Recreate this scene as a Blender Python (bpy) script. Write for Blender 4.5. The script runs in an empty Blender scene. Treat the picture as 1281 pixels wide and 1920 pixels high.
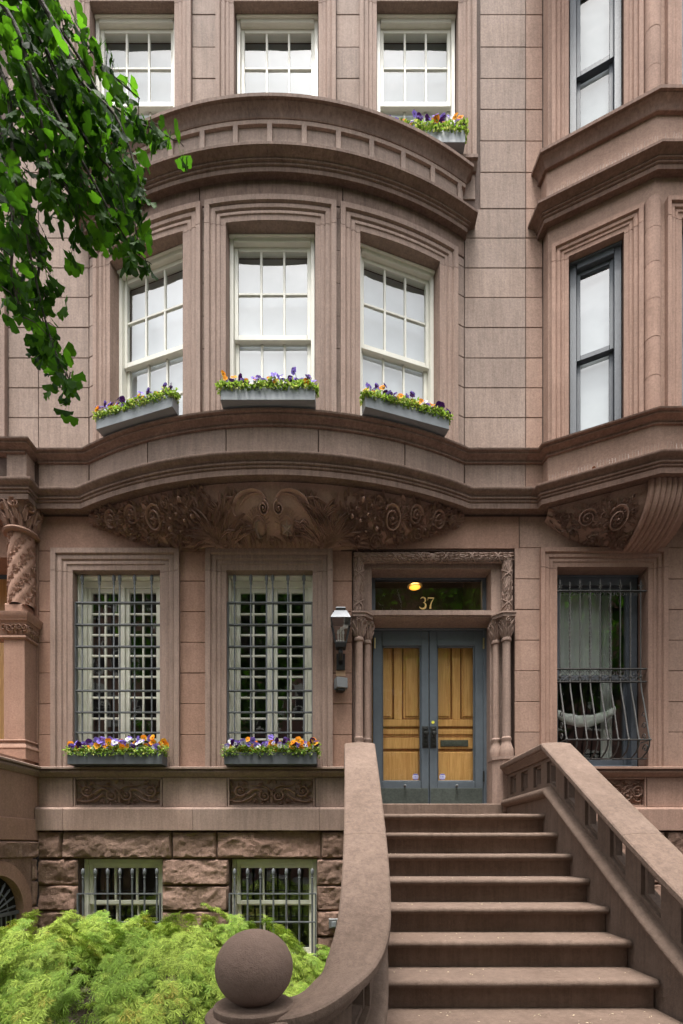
import bpy, bmesh, math, random
import numpy as np
from mathutils import Vector, Matrix, noise
random.seed(7)
rnd = random.random
def ru(a, b): return a + (b - a) * random.random()
PI = math.pi
S = bpy.context.scene

# ------------------------------------------------------------------ camera, sky, sun, exposure
EYE = 1.665            # metres above the sidewalk
F = 907.0              # focal length in photo pixels (1281 wide)
HOR = 1588.0           # horizon row in the photo
W = 6.15               # depth of the facade plane
cam_d = bpy.data.cameras.new('camera'); cam = bpy.data.objects.new('camera', cam_d)
S.collection.objects.link(cam); S.camera = cam
cam.location = (0, 0, EYE); cam.rotation_euler = (PI / 2, 0, 0)
cam_d.sensor_fit = 'HORIZONTAL'; cam_d.sensor_width = 36.0
cam_d.lens = 36.0 * F / 1281.0
cam_d.shift_y = (HOR - 960.0) / 1281.0
cam_d.clip_start = 0.05; cam_d.clip_end = 500

SUN_EL, SUN_AZ = math.radians(76), math.radians(196)   # azimuth clockwise from +Y: behind the camera, a little left
wd = bpy.data.worlds.new('World'); S.world = wd; wd.use_nodes = True
nt = wd.node_tree; nt.nodes.clear()
sky = nt.nodes.new('ShaderNodeTexSky'); sky.sky_type = 'NISHITA'; sky.sun_disc = False
sky.sun_elevation = SUN_EL; sky.sun_rotation = SUN_AZ; sky.dust_density = 6.0; sky.air_density = 1.6; sky.ozone_density = 1.0
hs = nt.nodes.new('ShaderNodeHueSaturation'); hs.inputs['Saturation'].default_value = 0.18
bg = nt.nodes.new('ShaderNodeBackground'); bg.inputs['Strength'].default_value = 0.105
out = nt.nodes.new('ShaderNodeOutputWorld')
nt.links.new(sky.outputs[0], hs.inputs['Color']); 
tcw = nt.nodes.new('ShaderNodeTexCoord'); mpw = nt.nodes.new('ShaderNodeMapping'); mpw.inputs['Scale'].default_value = (1.0, 1.0, 1.6)   # broken overcast
nzw = nt.nodes.new('ShaderNodeTexNoise'); nzw.inputs['Scale'].default_value = 3.2; nzw.inputs['Detail'].default_value = 7.0; nzw.inputs['Roughness'].default_value = 0.6
mrw = nt.nodes.new('ShaderNodeMapRange'); mrw.inputs[1].default_value = 0.32; mrw.inputs[2].default_value = 0.68; mrw.inputs[3].default_value = 0.66; mrw.inputs[4].default_value = 1.22
mxw = nt.nodes.new('ShaderNodeVectorMath'); mxw.operation = 'SCALE'
nt.links.new(tcw.outputs['Generated'], mpw.inputs[0]); nt.links.new(mpw.outputs[0], nzw.inputs['Vector']); nt.links.new(nzw.outputs[0], mrw.inputs[0])
nt.links.new(hs.outputs[0], mxw.inputs[0]); nt.links.new(mrw.outputs[0], mxw.inputs['Scale']); nt.links.new(mxw.outputs[0], bg.inputs[0]); nt.links.new(bg.outputs[0], out.inputs[0])
sun_d = bpy.data.lights.new('sun', 'SUN'); sun_d.energy = 1.5; sun_d.angle = math.radians(18); sun_d.color = (1.0, 0.96, 0.9)
sun = bpy.data.objects.new('sun', sun_d); S.collection.objects.link(sun)
sd = Vector((math.sin(SUN_AZ) * math.cos(SUN_EL), math.cos(SUN_AZ) * math.cos(SUN_EL), math.sin(SUN_EL)))
sun.rotation_euler = sd.to_track_quat('Z', 'Y').to_euler(); sun.location = sd * 60
vs = S.view_settings; vs.view_transform = 'Standard'; vs.look = 'None'; vs.gamma = 1.0; vs.exposure = 1.98; vs.use_curve_mapping = False
S.render.engine = 'CYCLES'; cy = S.cycles
cy.use_denoising = True; cy.max_bounces = 7; cy.diffuse_bounces = 3; cy.glossy_bounces = 4; cy.transparent_max_bounces = 16
cy.transmission_bounces = 4; cy.caustics_reflective = False; cy.caustics_refractive = False; cy.sample_clamp_indirect = 6.0

def X(x, D=W): return (x - 640.5) * D / F
def Z(y, D=W): return EYE + (HOR - y) * D / F
def P(x, y, D): return Vector((X(x, D), D, Z(y, D)))

# ------------------------------------------------------------------ materials
def mat_new(name):
    m = bpy.data.materials.new(name); m.use_nodes = True
    n = m.node_tree; n.nodes.clear()
    o = n.nodes.new('ShaderNodeOutputMaterial'); b = n.nodes.new('ShaderNodeBsdfPrincipled')
    n.links.new(b.outputs[0], o.inputs[0])
    return m, n, b, o
def nd(n, t, **kw):
    x = n.nodes.new(t)
    for k, v in kw.items():
        if k in x.inputs.keys(): x.inputs[k].default_value = v
        else: setattr(x, k, v)
    return x
def mth(n, op, a, b=None, c=None):
    x = n.nodes.new('ShaderNodeMath'); x.operation = op
    for i, v in enumerate((a, b, c)):
        if v is None: continue
        if isinstance(v, (int, float)): x.inputs[i].default_value = v
        else: n.links.new(v, x.inputs[i])
    return x.outputs[0]
def plain(name, col, rough=0.6, metal=0.0, var=0.06, nscale=14, bump=0.0, bscale=60, spec=0.5, dirt=0.0):
    m, n, b, o = mat_new(name)
    b.inputs['Roughness'].default_value = rough; b.inputs['Metallic'].default_value = metal
    b.inputs['Specular IOR Level'].default_value = spec
    tc = nd(n, 'ShaderNodeNewGeometry')
    nz = nd(n, 'ShaderNodeTexNoise', Scale=nscale, Detail=5.0); n.links.new(tc.outputs['Position'], nz.inputs['Vector'])
    oi = nd(n, 'ShaderNodeObjectInfo')
    v = mth(n, 'MULTIPLY_ADD', nz.outputs[0], var * 4, 1 - var * 2)
    v = mth(n, 'MULTIPLY', v, mth(n, 'MULTIPLY_ADD', oi.outputs['Random'], var, 1 - var / 2))
    if dirt:
        n2 = nd(n, 'ShaderNodeTexNoise', Scale=2.3, Detail=8.0, Roughness=0.7); n.links.new(tc.outputs['Position'], n2.inputs['Vector'])
        d = nd(n, 'ShaderNodeMapRange'); d.inputs[1].default_value = .45; d.inputs[2].default_value = .75; d.inputs[3].default_value = 1; d.inputs[4].default_value = 1 - dirt
        n.links.new(n2.outputs[0], d.inputs[0]); v = mth(n, 'MULTIPLY', v, d.outputs[0])
    mx = nd(n, 'ShaderNodeVectorMath', operation='SCALE'); mx.inputs[0].default_value = col
    n.links.new(v, mx.inputs['Scale']); n.links.new(mx.outputs[0], b.inputs['Base Color'])
    if bump:
        nb = nd(n, 'ShaderNodeTexNoise', Scale=bscale, Detail=4.0); n.links.new(tc.outputs['Position'], nb.inputs['Vector'])
        bp = nd(n, 'ShaderNodeBump', Strength=bump, Distance=0.01); n.links.new(nb.outputs[0], bp.inputs['Height']); n.links.new(bp.outputs[0], b.inputs['Normal'])
    return m
def stone(name, col, col2, rough=0.85, bump=0.25, fine=130, streak=0.2, blotch=0.22, tool=0.0, soot=0.0, grain=0.42):
    """brownstone: two tones mixed by large blotches, fine sand grain, faint rain streaks, a tone of its own for each block"""
    m, n, b, o = mat_new(name)
    b.inputs['Roughness'].default_value = rough; b.inputs['Specular IOR Level'].default_value = 0.25
    g = nd(n, 'ShaderNodeNewGeometry'); pos = g.outputs['Position']
    oi = nd(n, 'ShaderNodeObjectInfo')
    n1 = nd(n, 'ShaderNodeTexNoise', Scale=1.7, Detail=7.0, Roughness=0.62); n.links.new(pos, n1.inputs['Vector'])
    n2 = nd(n, 'ShaderNodeTexNoise', Scale=fine, Detail=3.0, Roughness=0.6); n.links.new(pos, n2.inputs['Vector'])
    mp = nd(n, 'ShaderNodeMapping'); mp.inputs['Scale'].default_value = (9, 9, 0.7); n.links.new(pos, mp.inputs['Vector'])
    n3 = nd(n, 'ShaderNodeTexNoise', Scale=1.6, Detail=6.0, Roughness=0.65); n.links.new(mp.outputs[0], n3.inputs['Vector'])
    n4 = nd(n, 'ShaderNodeTexNoise', Scale=14.0, Detail=6.0, Roughness=0.7); n.links.new(pos, n4.inputs['Vector'])
    f = nd(n, 'ShaderNodeMapRange'); f.inputs[1].default_value = .32; f.inputs[2].default_value = .68; n.links.new(n1.outputs[0], f.inputs[0])
    f2 = mth(n, 'ADD', f.outputs[0], mth(n, 'MULTIPLY_ADD', oi.outputs['Random'], 0.7, -0.35))
    f2 = mth(n, 'MINIMUM', mth(n, 'MAXIMUM', f2, 0.0), 1.0)
    mix = nd(n, 'ShaderNodeMix', data_type='RGBA'); mix.inputs[6].default_value = (*col, 1); mix.inputs[7].default_value = (*col2, 1)
    n.links.new(f2, mix.inputs[0])
    n6 = nd(n, 'ShaderNodeTexNoise', Scale=42.0, Detail=4.0, Roughness=0.75); n.links.new(pos, n6.inputs['Vector'])
    v = mth(n, 'MULTIPLY_ADD', n2.outputs[0], 0.34, 0.83)
    v = mth(n, 'MULTIPLY', v, mth(n, 'MULTIPLY_ADD', n6.outputs[0], grain * 2, 1 - grain))
    v = mth(n, 'MULTIPLY', v, mth(n, 'MULTIPLY_ADD', n3.outputs[0], streak * 2, 1 - streak))
    v = mth(n, 'MULTIPLY', v, mth(n, 'MULTIPLY_ADD', n4.outputs[0], blotch * 2, 1 - blotch))
    v = mth(n, 'MULTIPLY', v, mth(n, 'MULTIPLY_ADD', oi.outputs['Random'], 0.26, 0.87))
    if soot:
        n5 = nd(n, 'ShaderNodeTexNoise', Scale=3.1, Detail=9.0, Roughness=0.75); n.links.new(mp.outputs[0], n5.inputs['Vector'])
        d = nd(n, 'ShaderNodeMapRange'); d.inputs[1].default_value = .42; d.inputs[2].default_value = .7; d.inputs[3].default_value = 1; d.inputs[4].default_value = 1 - soot
        n.links.new(n5.outputs[0], d.inputs[0]); v = mth(n, 'MULTIPLY', v, d.outputs[0])
    sc = nd(n, 'ShaderNodeVectorMath', operation='SCALE'); n.links.new(mix.outputs[2], sc.inputs[0]); n.links.new(v, sc.inputs['Scale'])
    n.links.new(sc.outputs[0], b.inputs['Base Color'])
    h = mth(n, 'ADD', mth(n, 'MULTIPLY_ADD', n6.outputs[0], 1.6, n2.outputs[0]), mth(n, 'MULTIPLY', n4.outputs[0], 0.8))
    if tool:
        mt = nd(n, 'ShaderNodeMapping'); mt.inputs['Scale'].default_value = (160, 160, 3); n.links.new(pos, mt.inputs['Vector'])
        nt_ = nd(n, 'ShaderNodeTexNoise', Scale=1.0, Detail=2.0); n.links.new(mt.outputs[0], nt_.inputs['Vector'])
        h = mth(n, 'ADD', h, mth(n, 'MULTIPLY', nt_.outputs[0], tool))
    bp = nd(n, 'ShaderNodeBump', Strength=bump, Distance=0.008); n.links.new(h, bp.inputs['Height']); n.links.new(bp.outputs[0], b.inputs['Normal'])
    return m
def leafmat(name, col, trans, rough=0.45, mixf=0.45, var=0.35):
    m, n, b, o = mat_new(name)
    b.inputs['Roughness'].default_value = rough; b.inputs['Specular IOR Level'].default_value = 0.10
    g = nd(n, 'ShaderNodeNewGeometry'); isl = g.outputs['Random Per Island']
    v = mth(n, 'MULTIPLY_ADD', isl, var * 2, 1 - var)
    sc = nd(n, 'ShaderNodeVectorMath', operation='SCALE'); sc.inputs[0].default_value = col; n.links.new(v, sc.inputs['Scale'])
    n.links.new(sc.outputs[0], b.inputs['Base Color'])
    t = nd(n, 'ShaderNodeBsdfTranslucent')
    sc2 = nd(n, 'ShaderNodeVectorMath', operation='SCALE'); sc2.inputs[0].default_value = trans; n.links.new(v, sc2.inputs['Scale'])
    n.links.new(sc2.outputs[0], t.inputs[0])
    mx = nd(n, 'ShaderNodeMixShader', Fac=mixf); n.links.new(b.outputs[0], mx.inputs[1]); n.links.new(t.outputs[0], mx.inputs[2])
    n.links.new(mx.outputs[0], o.inputs[0])
    return m
def glassmat(name, refl0=0.12, refl1=0.9, tint=(0.92, 0.95, 0.94), wav=0.0):
    """old window glass: a clear sheet whose two faces mirror the street and sky, more so at a slant"""
    m, n, b, o = mat_new(name); n.nodes.remove(b)
    lw = nd(n, 'ShaderNodeLayerWeight', Blend=0.5)
    p = mth(n, 'POWER', lw.outputs['Facing'], 2.2)
    fac = mth(n, 'MULTIPLY_ADD', p, refl1 - refl0, refl0)
    gl = nd(n, 'ShaderNodeBsdfGlossy', Roughness=0.01); gl.inputs[0].default_value = (1, 1, 1, 1)
    tr = nd(n, 'ShaderNodeBsdfTransparent'); tr.inputs[0].default_value = (*tint, 1)
    g = nd(n, 'ShaderNodeNewGeometry')
    nb = nd(n, 'ShaderNodeTexNoise', Scale=2.6, Detail=2.0); n.links.new(g.outputs['Position'], nb.inputs['Vector'])
    bp = nd(n, 'ShaderNodeBump', Strength=0.14 + wav, Distance=0.02); n.links.new(nb.outputs[0], bp.inputs['Height']); n.links.new(bp.outputs[0], gl.inputs['Normal'])
    mx = n.nodes.new('ShaderNodeMixShader'); n.links.new(fac, mx.inputs[0]); n.links.new(tr.outputs[0], mx.inputs[1]); n.links.new(gl.outputs[0], mx.inputs[2])
    n.links.new(mx.outputs[0], o.inputs[0])
    return m
def woodmat(name, c1, c2):
    m, n, b, o = mat_new(name); b.inputs['Roughness'].default_value = 0.38
    g = nd(n, 'ShaderNodeNewGeometry')
    mp = nd(n, 'ShaderNodeMapping'); mp.inputs['Scale'].default_value = (26, 26, 1.6); n.links.new(g.outputs['Position'], mp.inputs['Vector'])
    nz = nd(n, 'ShaderNodeTexNoise', Scale=1.5, Detail=7.0, Roughness=0.65, Distortion=0.8); n.links.new(mp.outputs[0], nz.inputs['Vector'])
    r = n.nodes.new('ShaderNodeValToRGB'); r.color_ramp.elements[0].position = .3; r.color_ramp.elements[1].position = .7
    r.color_ramp.elements[0].color = (*c1, 1); r.color_ramp.elements[1].color = (*c2, 1)
    n.links.new(nz.outputs[0], r.inputs[0]); n.links.new(r.outputs[0], b.inputs['Base Color'])
    return m
def emit(name, col, s):
    m, n, b, o = mat_new(name); b.inputs['Base Color'].default_value = (*col, 1)
    b.inputs['Emission Color'].default_value = (*col, 1); b.inputs['Emission Strength'].default_value = s
    return m

M = {}
M['ash'] = stone('brownstone_ashlar', (0.312, 0.234, 0.197), (0.258, 0.188, 0.154), bump=.25, tool=.35, blotch=.18, soot=.26)
M['trim'] = stone('brownstone_trim', (0.310, 0.222, 0.183), (0.258, 0.178, 0.143), bump=.2, tool=.3, blotch=.14, soot=.24)
M['cornice'] = stone('brownstone_cornice', (0.255, 0.175, 0.141), (0.175, 0.116, 0.092), bump=.22, blotch=.22, soot=.4)
M['joint'] = stone('mortar_joint', (0.10, 0.065, 0.052), (0.08, 0.052, 0.042), bump=.3)
M['low'] = stone('brownstone_lower_storey', (0.325, 0.198, 0.148), (0.262, 0.155, 0.113), bump=.25, blotch=.18)
M['rock'] = stone('rock_faced_brownstone', (0.300, 0.196, 0.152), (0.200, 0.124, 0.094), bump=.75, fine=70, blotch=.35, soot=.2)
M['carve'] = stone('carved_brownstone', (0.385, 0.252, 0.200), (0.300, 0.188, 0.146), bump=.3, fine=90, blotch=.25)
M['redash'] = stone('red_brownstone_ashlar', (0.338, 0.224, 0.175), (0.280, 0.180, 0.138), bump=.25, blotch=.2, soot=.1)
M['redtrim'] = stone('red_brownstone_trim', (0.335, 0.214, 0.166), (0.272, 0.168, 0.128), bump=.25, blotch=.2, soot=.15)
M['redcorn'] = stone('red_brownstone_cornice', (0.255, 0.160, 0.124), (0.180, 0.110, 0.085), bump=.25, blotch=.22, soot=.35)
M['step'] = stone('stoop_brownstone', (0.188, 0.133, 0.105), (0.140, 0.096, 0.074), bump=.4, fine=160, blotch=.24, soot=.26, grain=.26)
M['cap'] = stone('balustrade_brownstone', (0.205, 0.145, 0.116), (0.152, 0.105, 0.082), bump=.5, fine=170, blotch=.22, soot=.3, grain=.28)
M['ball'] = stone('ball_brownstone', (0.185, 0.126, 0.102), (0.150, 0.099, 0.079), bump=.5, fine=150, blotch=.15, grain=.28)
M['cream'] = plain('cream_window_paint', (0.82, 0.81, 0.70), .45, var=.03, dirt=.08)
M['white'] = plain('pale_window_paint', (0.74, 0.72, 0.64), .45, var=.03, dirt=.10)
M['slate'] = plain('blue_grey_paint', (0.092, 0.112, 0.132), .42, var=.08, bump=.1, dirt=.25)
M['slatedk'] = plain('dark_blue_grey_paint', (0.085, 0.098, 0.118), .5, var=.1, bump=.15, dirt=.35)
M['iron'] = plain('painted_iron', (0.135, 0.145, 0.155), .5, .25, var=.12, bump=.2, bscale=120, dirt=.3)
M['ironlt'] = plain('weathered_iron', (0.082, 0.078, 0.074), .6, .2, var=.15, bump=.3, bscale=140, dirt=.4)
M['black'] = plain('black_metal', (0.022, 0.022, 0.023), .45, .3, var=.1)
M['boxd'] = plain('dark_grey_planter', (0.072, 0.080, 0.088), .55, var=.08, dirt=.2)
M['boxl'] = plain('light_grey_planter', (0.205, 0.225, 0.245), .5, var=.05, dirt=.2)  # lighter grey than on the lower-storey boxes
M['glass'] = glassmat('upper_window_glass', .17, .36)
M['glasshi'] = glassmat('top_window_glass', .085, .2)
M['glasslow'] = glassmat('lower_window_glass', .11, .8)
M['lampglass'] = glassmat('lantern_glass', .30, .9)
M['doorglass'] = glassmat('door_glass', .04, .7, tint=(.97, .95, .9))
M['pane_backing'] = plain('white_pane_backing', (0.50, 0.52, 0.55), .8, var=.02)  # pale sheet added behind upper panes to whiten their sky reflection
M['pane_backing_hi'] = plain('grey_pane_backing', (0.34, 0.36, 0.39), .8, var=.03)  # darker copy of that sheet, tones the top-storey panes down
M['sheer'] = plain('white_curtain_cloth', (0.75, 0.76, 0.72), .85, var=.03)
M['drape'] = plain('pale_drape_and_reflection', (0.55, 0.56, 0.53), .85, var=.05)  # also on the sheet standing in for a reflection in the upper sash
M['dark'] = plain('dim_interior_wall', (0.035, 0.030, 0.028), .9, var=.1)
M['wood'] = woodmat('varnished_oak', (0.54, 0.275, 0.088), (0.80, 0.50, 0.20))
M['wooddk'] = woodmat('varnished_oak_moulding', (0.15, 0.055, 0.016), (0.34, 0.15, 0.045))
M['bronze'] = plain('dark_bronze', (0.035, 0.036, 0.034), .4, .7, var=.2, bump=.3)
M['kick'] = plain('weathered_bronze_kick_plate', (0.085, 0.100, 0.090), .5, .35, var=.25, nscale=40, dirt=.4)
M['brass'] = plain('brass', (0.50, 0.40, 0.20), .35, .9, var=.1)
M['gold'] = plain('gold_leaf', (0.85, 0.56, 0.20), .45, .15, var=.05)
M['copper'] = plain('grey_lantern_metal', (0.20, 0.21, 0.225), .5, .35, var=.12, nscale=30)
M['soil'] = plain('soil', (0.05, 0.035, 0.025), .95, var=.3, bump=.8)
M['steel'] = plain('grey_box_metal', (0.17, 0.175, 0.18), .5, .4, var=.08)
M['spike'] = plain('steel_wire', (0.40, 0.36, 0.33), .4, .3)
M['deadleaf'] = plain('dead_leaf', (0.22, 0.09, 0.04), .8, var=.2)
M['stwhite'] = plain('sticker_white', (0.8, 0.8, 0.82), .4); M['stblue'] = plain('sticker_blue', (0.10, 0.10, 0.42), .4); M['styel'] = plain('sticker_yellow', (0.75, 0.72, 0.08), .4)
M['pale'] = plain('pale_putty', (0.50, 0.33, 0.21), .9, var=.1)
M['bulb'] = plain('frosted_bulb', (0.85, 0.85, 0.82), .3)
M['bark'] = plain('tree_bark', (0.055, 0.042, 0.033), .9, var=.25, bump=1.0, bscale=35)
M['gk1'] = leafmat('ginkgo_leaf', (0.042, 0.112, 0.013), (0.095, 0.265, 0.010), .6, .5, .5)
M['gk2'] = leafmat('dark_ginkgo_leaf', (0.020, 0.058, 0.010), (0.042, 0.125, 0.006), .6, .5, .45)
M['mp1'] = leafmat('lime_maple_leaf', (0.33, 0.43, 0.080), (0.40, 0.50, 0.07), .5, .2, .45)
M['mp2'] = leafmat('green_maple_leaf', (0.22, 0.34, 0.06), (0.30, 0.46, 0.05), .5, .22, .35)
M['mp3'] = leafmat('yellow_maple_leaf', (0.46, 0.42, 0.10), (0.50, 0.42, 0.06), .5, .4, .3)
M['fl_leaf'] = leafmat('pansy_leaf', (0.16, 0.27, 0.045), (0.22, 0.34, 0.04), .5, .35, .5)
M['fl_leaf2'] = leafmat('variegated_leaf', (0.50, 0.53, 0.20), (0.45, 0.5, 0.12), .5, .35, .3)
M['fo'] = leafmat('orange_petal', (0.75, 0.27, 0.02), (0.8, 0.25, 0.01), .6, .3, .2)
M['fy'] = leafmat('amber_petal', (0.80, 0.42, 0.04), (0.8, 0.4, 0.02), .6, .3, .2)
M['fv'] = leafmat('violet_petal', (0.27, 0.20, 0.62), (0.3, 0.2, 0.6), .6, .3, .25)
M['fd'] = leafmat('dark_purple_petal', (0.055, 0.012, 0.10), (0.08, 0.01, 0.12), .5, .25, .3)
M['fw'] = leafmat('white_petal', (0.72, 0.72, 0.72), (0.6, 0.6, 0.6), .6, .3, .1)
M['feye'] = plain('dark_flower_eye', (0.025, 0.006, 0.02), .6)
M['side'] = plain('pavement_concrete', (0.20, 0.195, 0.185), .9, var=.12, nscale=5, bump=.4, bscale=150, dirt=.25)
M['street'] = plain('asphalt', (0.05, 0.05, 0.052), .9, var=.2, nscale=60, bump=.6, bscale=200)
M['petal'] = plain('fallen_petal', (0.62, 0.52, 0.36), .8, var=.2)

# ------------------------------------------------------------------ object helpers
COL = S.collection
ORG = {}                                  # world origin of each object
def reg(o, org, parent):
    COL.objects.link(o)
    ORG[o.name] = Vector(org)
    if parent is not None:
        o.parent = parent; o.location = Vector(org) - ORG[parent.name]
    else: o.location = Vector(org)
    return o
def tag(o, label=None, cat=None, group=None, kind=None):
    if label: o['label'] = label
    if cat: o['category'] = cat
    if group: o['group'] = group
    if kind: o['kind'] = kind
    return o
def thing(name, label, cat, org, group=None):
    o = bpy.data.objects.new(name, None); o.empty_display_size = .2
    reg(o, org, None); tag(o, label, cat, group); return o
class MB:
    def __init__(s): s.v = []; s.f = []; s.m = []; s.mi = 0
    def add(s, vs, fs):
        k = len(s.v); s.v += [tuple(p) for p in vs]
        for f in fs: s.f.append([i + k for i in f]); s.m.append(s.mi)
        return s
    def box(s, x0, x1, y0, y1, z0, z1):
        return s.hexa([(x0, y0, z0), (x1, y0, z0), (x1, y1, z0), (x0, y1, z0), (x0, y0, z1), (x1, y0, z1), (x1, y1, z1), (x0, y1, z1)])
    def hexa(s, p): return s.add(p, [(0, 3, 2, 1), (4, 5, 6, 7), (0, 1, 5, 4), (1, 2, 6, 5), (2, 3, 7, 6), (3, 0, 4, 7)])
    def fbox(s, fr, u0, u1, z0, z1, w0, w1, n=1, ch=0.0):
        """a block in a wall frame: u along, z up, w outward; ch chamfers its front edges; n slices follow a curved wall"""
        rows = []
        for i in range(n + 1):
            u = u0 + (u1 - u0) * i / n
            ui = u + (ch if i == 0 else 0) - (ch if i == n else 0)
            if ch: rows.append([fr(u, z0, w0), fr(u, z0, w1 - ch), fr(ui, z0 + ch, w1), fr(ui, z1 - ch, w1), fr(u, z1, w1 - ch), fr(u, z1, w0)])
            else: rows.append([fr(u, z0, w0), fr(u, z0, w1), fr(u, z1, w1), fr(u, z1, w0)])
        return s.loft(rows, close=True, caps=True)
    def loft(s, rows, close=False, caps=False, ring=False):
        k = len(rows[0]); vs = [p for r in rows for p in r]; fs = []
        nr = len(rows)
        for i in range(nr if ring else nr - 1):
            a = i * k; b = ((i + 1) % nr) * k
            for j in range(k if close else k - 1):
                j2 = (j + 1) % k
                fs.append((a + j, a + j2, b + j2, b + j))
        if caps and not ring:
            fs.append(tuple(range(k - 1, -1, -1))); fs.append(tuple((nr - 1) * k + j for j in range(k)))
        return s.add(vs, fs)
    def sweep(s, prof, path, caps=True):
        """profile (outward offset, z) along a plan polyline that has the street on its right-hand side, mitred"""
        N = []
        for i in range(len(path)):
            ds = []
            if i > 0: ds.append(Vector((path[i][0] - path[i - 1][0], path[i][1] - path[i - 1][1])).normalized())
            if i < len(path) - 1: ds.append(Vector((path[i + 1][0] - path[i][0], path[i + 1][1] - path[i][1])).normalized())
            ns = [Vector((d.y, -d.x)) for d in ds]
            n = sum(ns, Vector((0, 0))).normalized(); N.append(n / max(.3, n.dot(ns[0])))
        rows = [[(p[0] + n.x * o, p[1] + n.y * o, z) for o, z in prof] for p, n in zip(path, N)]
        return s.loft(rows, close=True, caps=caps)
    def tube(s, pts, r, n=6, caps=True, sq=False):
        pts = [Vector(p) for p in pts]; rs = r if isinstance(r, (list, tuple)) else [r] * len(pts)
        rows = []; a = None
        for i, p in enumerate(pts):
            t = (pts[min(i + 1, len(pts) - 1)] - pts[max(i - 1, 0)]).normalized()
            if a is None: a = t.orthogonal().normalized() if not sq else (Vector((1, 0, 0)) - t * t.x if abs(t.x) < .9 else Vector((0, 0, 1)) - t * t.z).normalized()
            a = (a - t * a.dot(t)).normalized(); b = t.cross(a)
            o = PI / n if sq else 0
            rows.append([p + (a * math.cos(2 * PI * j / n + o) + b * math.sin(2 * PI * j / n + o)) * rs[i] for j in range(n)])
        return s.loft(rows, close=True, caps=caps)
    def lathe(s, prof, c, n=16, a0=0, a1=2 * PI, caps=True):
        full = abs(a1 - a0 - 2 * PI) < 1e-6; k = n if full else n + 1
        rows = [[(c[0] + r * math.cos(a0 + (a1 - a0) * j / n), c[1] + r * math.sin(a0 + (a1 - a0) * j / n), c[2] + z) for j in range(k)] for r, z in prof]
        return s.loft(rows, close=full, caps=caps)
    def build(s, name, mat, parent=None, smooth=True, ang=38, org=None, recalc=True):
        me = bpy.data.meshes.new(name)
        xs = [p[0] for p in s.v]; ys = [p[1] for p in s.v]; zs = [p[2] for p in s.v]
        if org is None: org = ((min(xs) + max(xs)) / 2, (min(ys) + max(ys)) / 2, min(zs))
        me.from_pydata([(p[0] - org[0], p[1] - org[1], p[2] - org[2]) for p in s.v], [], s.f)
        for mm in (mat if isinstance(mat, (list, tuple)) else [mat]): me.materials.append(M[mm])
        if isinstance(mat, (list, tuple)): me.polygons.foreach_set('material_index', s.m)
        if recalc:
            bm = bmesh.new(); bm.from_mesh(me); bmesh.ops.recalc_face_normals(bm, faces=bm.faces); bm.to_mesh(me); bm.free()
        if smooth:
            me.polygons.foreach_set('use_smooth', [True] * len(me.polygons)); me.set_sharp_from_angle(angle=math.radians(ang))
        me.update()
        return reg(bpy.data.objects.new(name, me), org, parent)
def inst(src, name, parent, org, rot=None, sc=1.0):
    o = bpy.data.objects.new(name, src.data if isinstance(src, bpy.types.Object) else src); reg(o, org, parent)
    if rot is not None: o.rotation_euler = rot
    o.scale = (sc, sc, sc) if isinstance(sc, (int, float)) else sc
    return o
class Frame:
    """a flat piece of wall: u along, z up, w outward; th turns it about the vertical"""
    def __init__(s, ox, oy, th=0.0): s.o = (ox, oy); s.t = (math.cos(th), math.sin(th)); s.n = (math.sin(th), -math.cos(th)); s.th = th
    def __call__(s, u, z, w=0.0): return (s.o[0] + u * s.t[0] + w * s.n[0], s.o[1] + u * s.t[1] + w * s.n[1], z)
FL = Frame(0, W)
XC, CH, SAG = -0.824, 2.387, 0.55
R = (CH * CH + SAG * SAG) / (2 * SAG); YC = W - SAG + R; UE = R * math.asin(CH / R)
def BAY(u, z, w=0.0):
    t = u / R; return (XC + (R + w) * math.sin(t), YC - (R + w) * math.cos(t), z)
def arc(u0, u1, n): return [BAY(u0 + (u1 - u0) * i / n, 0)[:2] for i in range(n + 1)]
CA, CB = (2.58, 6.04), (3.62, 5.58)
CANT = Frame(CA[0], CA[1], math.atan2(CB[1] - CA[1], CB[0] - CA[0])); CL = math.hypot(CB[0] - CA[0], CB[1] - CA[1])
GAP = 0.0075
def block(fr, u0, u1, z0, z1, parent, mat, name='stone_block', w1=0.0, w0=-0.08, n=1, ch=.004):
    g = GAP / 2; dw = ru(-.0015, .0015)
    return MB().fbox(fr, u0 + g, u1 - g, z0 + g, z1 - g, w0, w1 + dw, n, ch).build(name, mat, parent, smooth=(n > 1))
def courses(fr, u0, u1, zs, parent, mat, n=1, splits=None):
    for i in range(len(zs) - 1):
        cuts = [u0] + ([s for s in (splits[i % len(splits)] or [])] if splits else []) + [u1]
        for a, b in zip(cuts[:-1], cuts[1:]): block(fr, a, b, zs[i], zs[i + 1], parent, mat, n=n)
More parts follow.
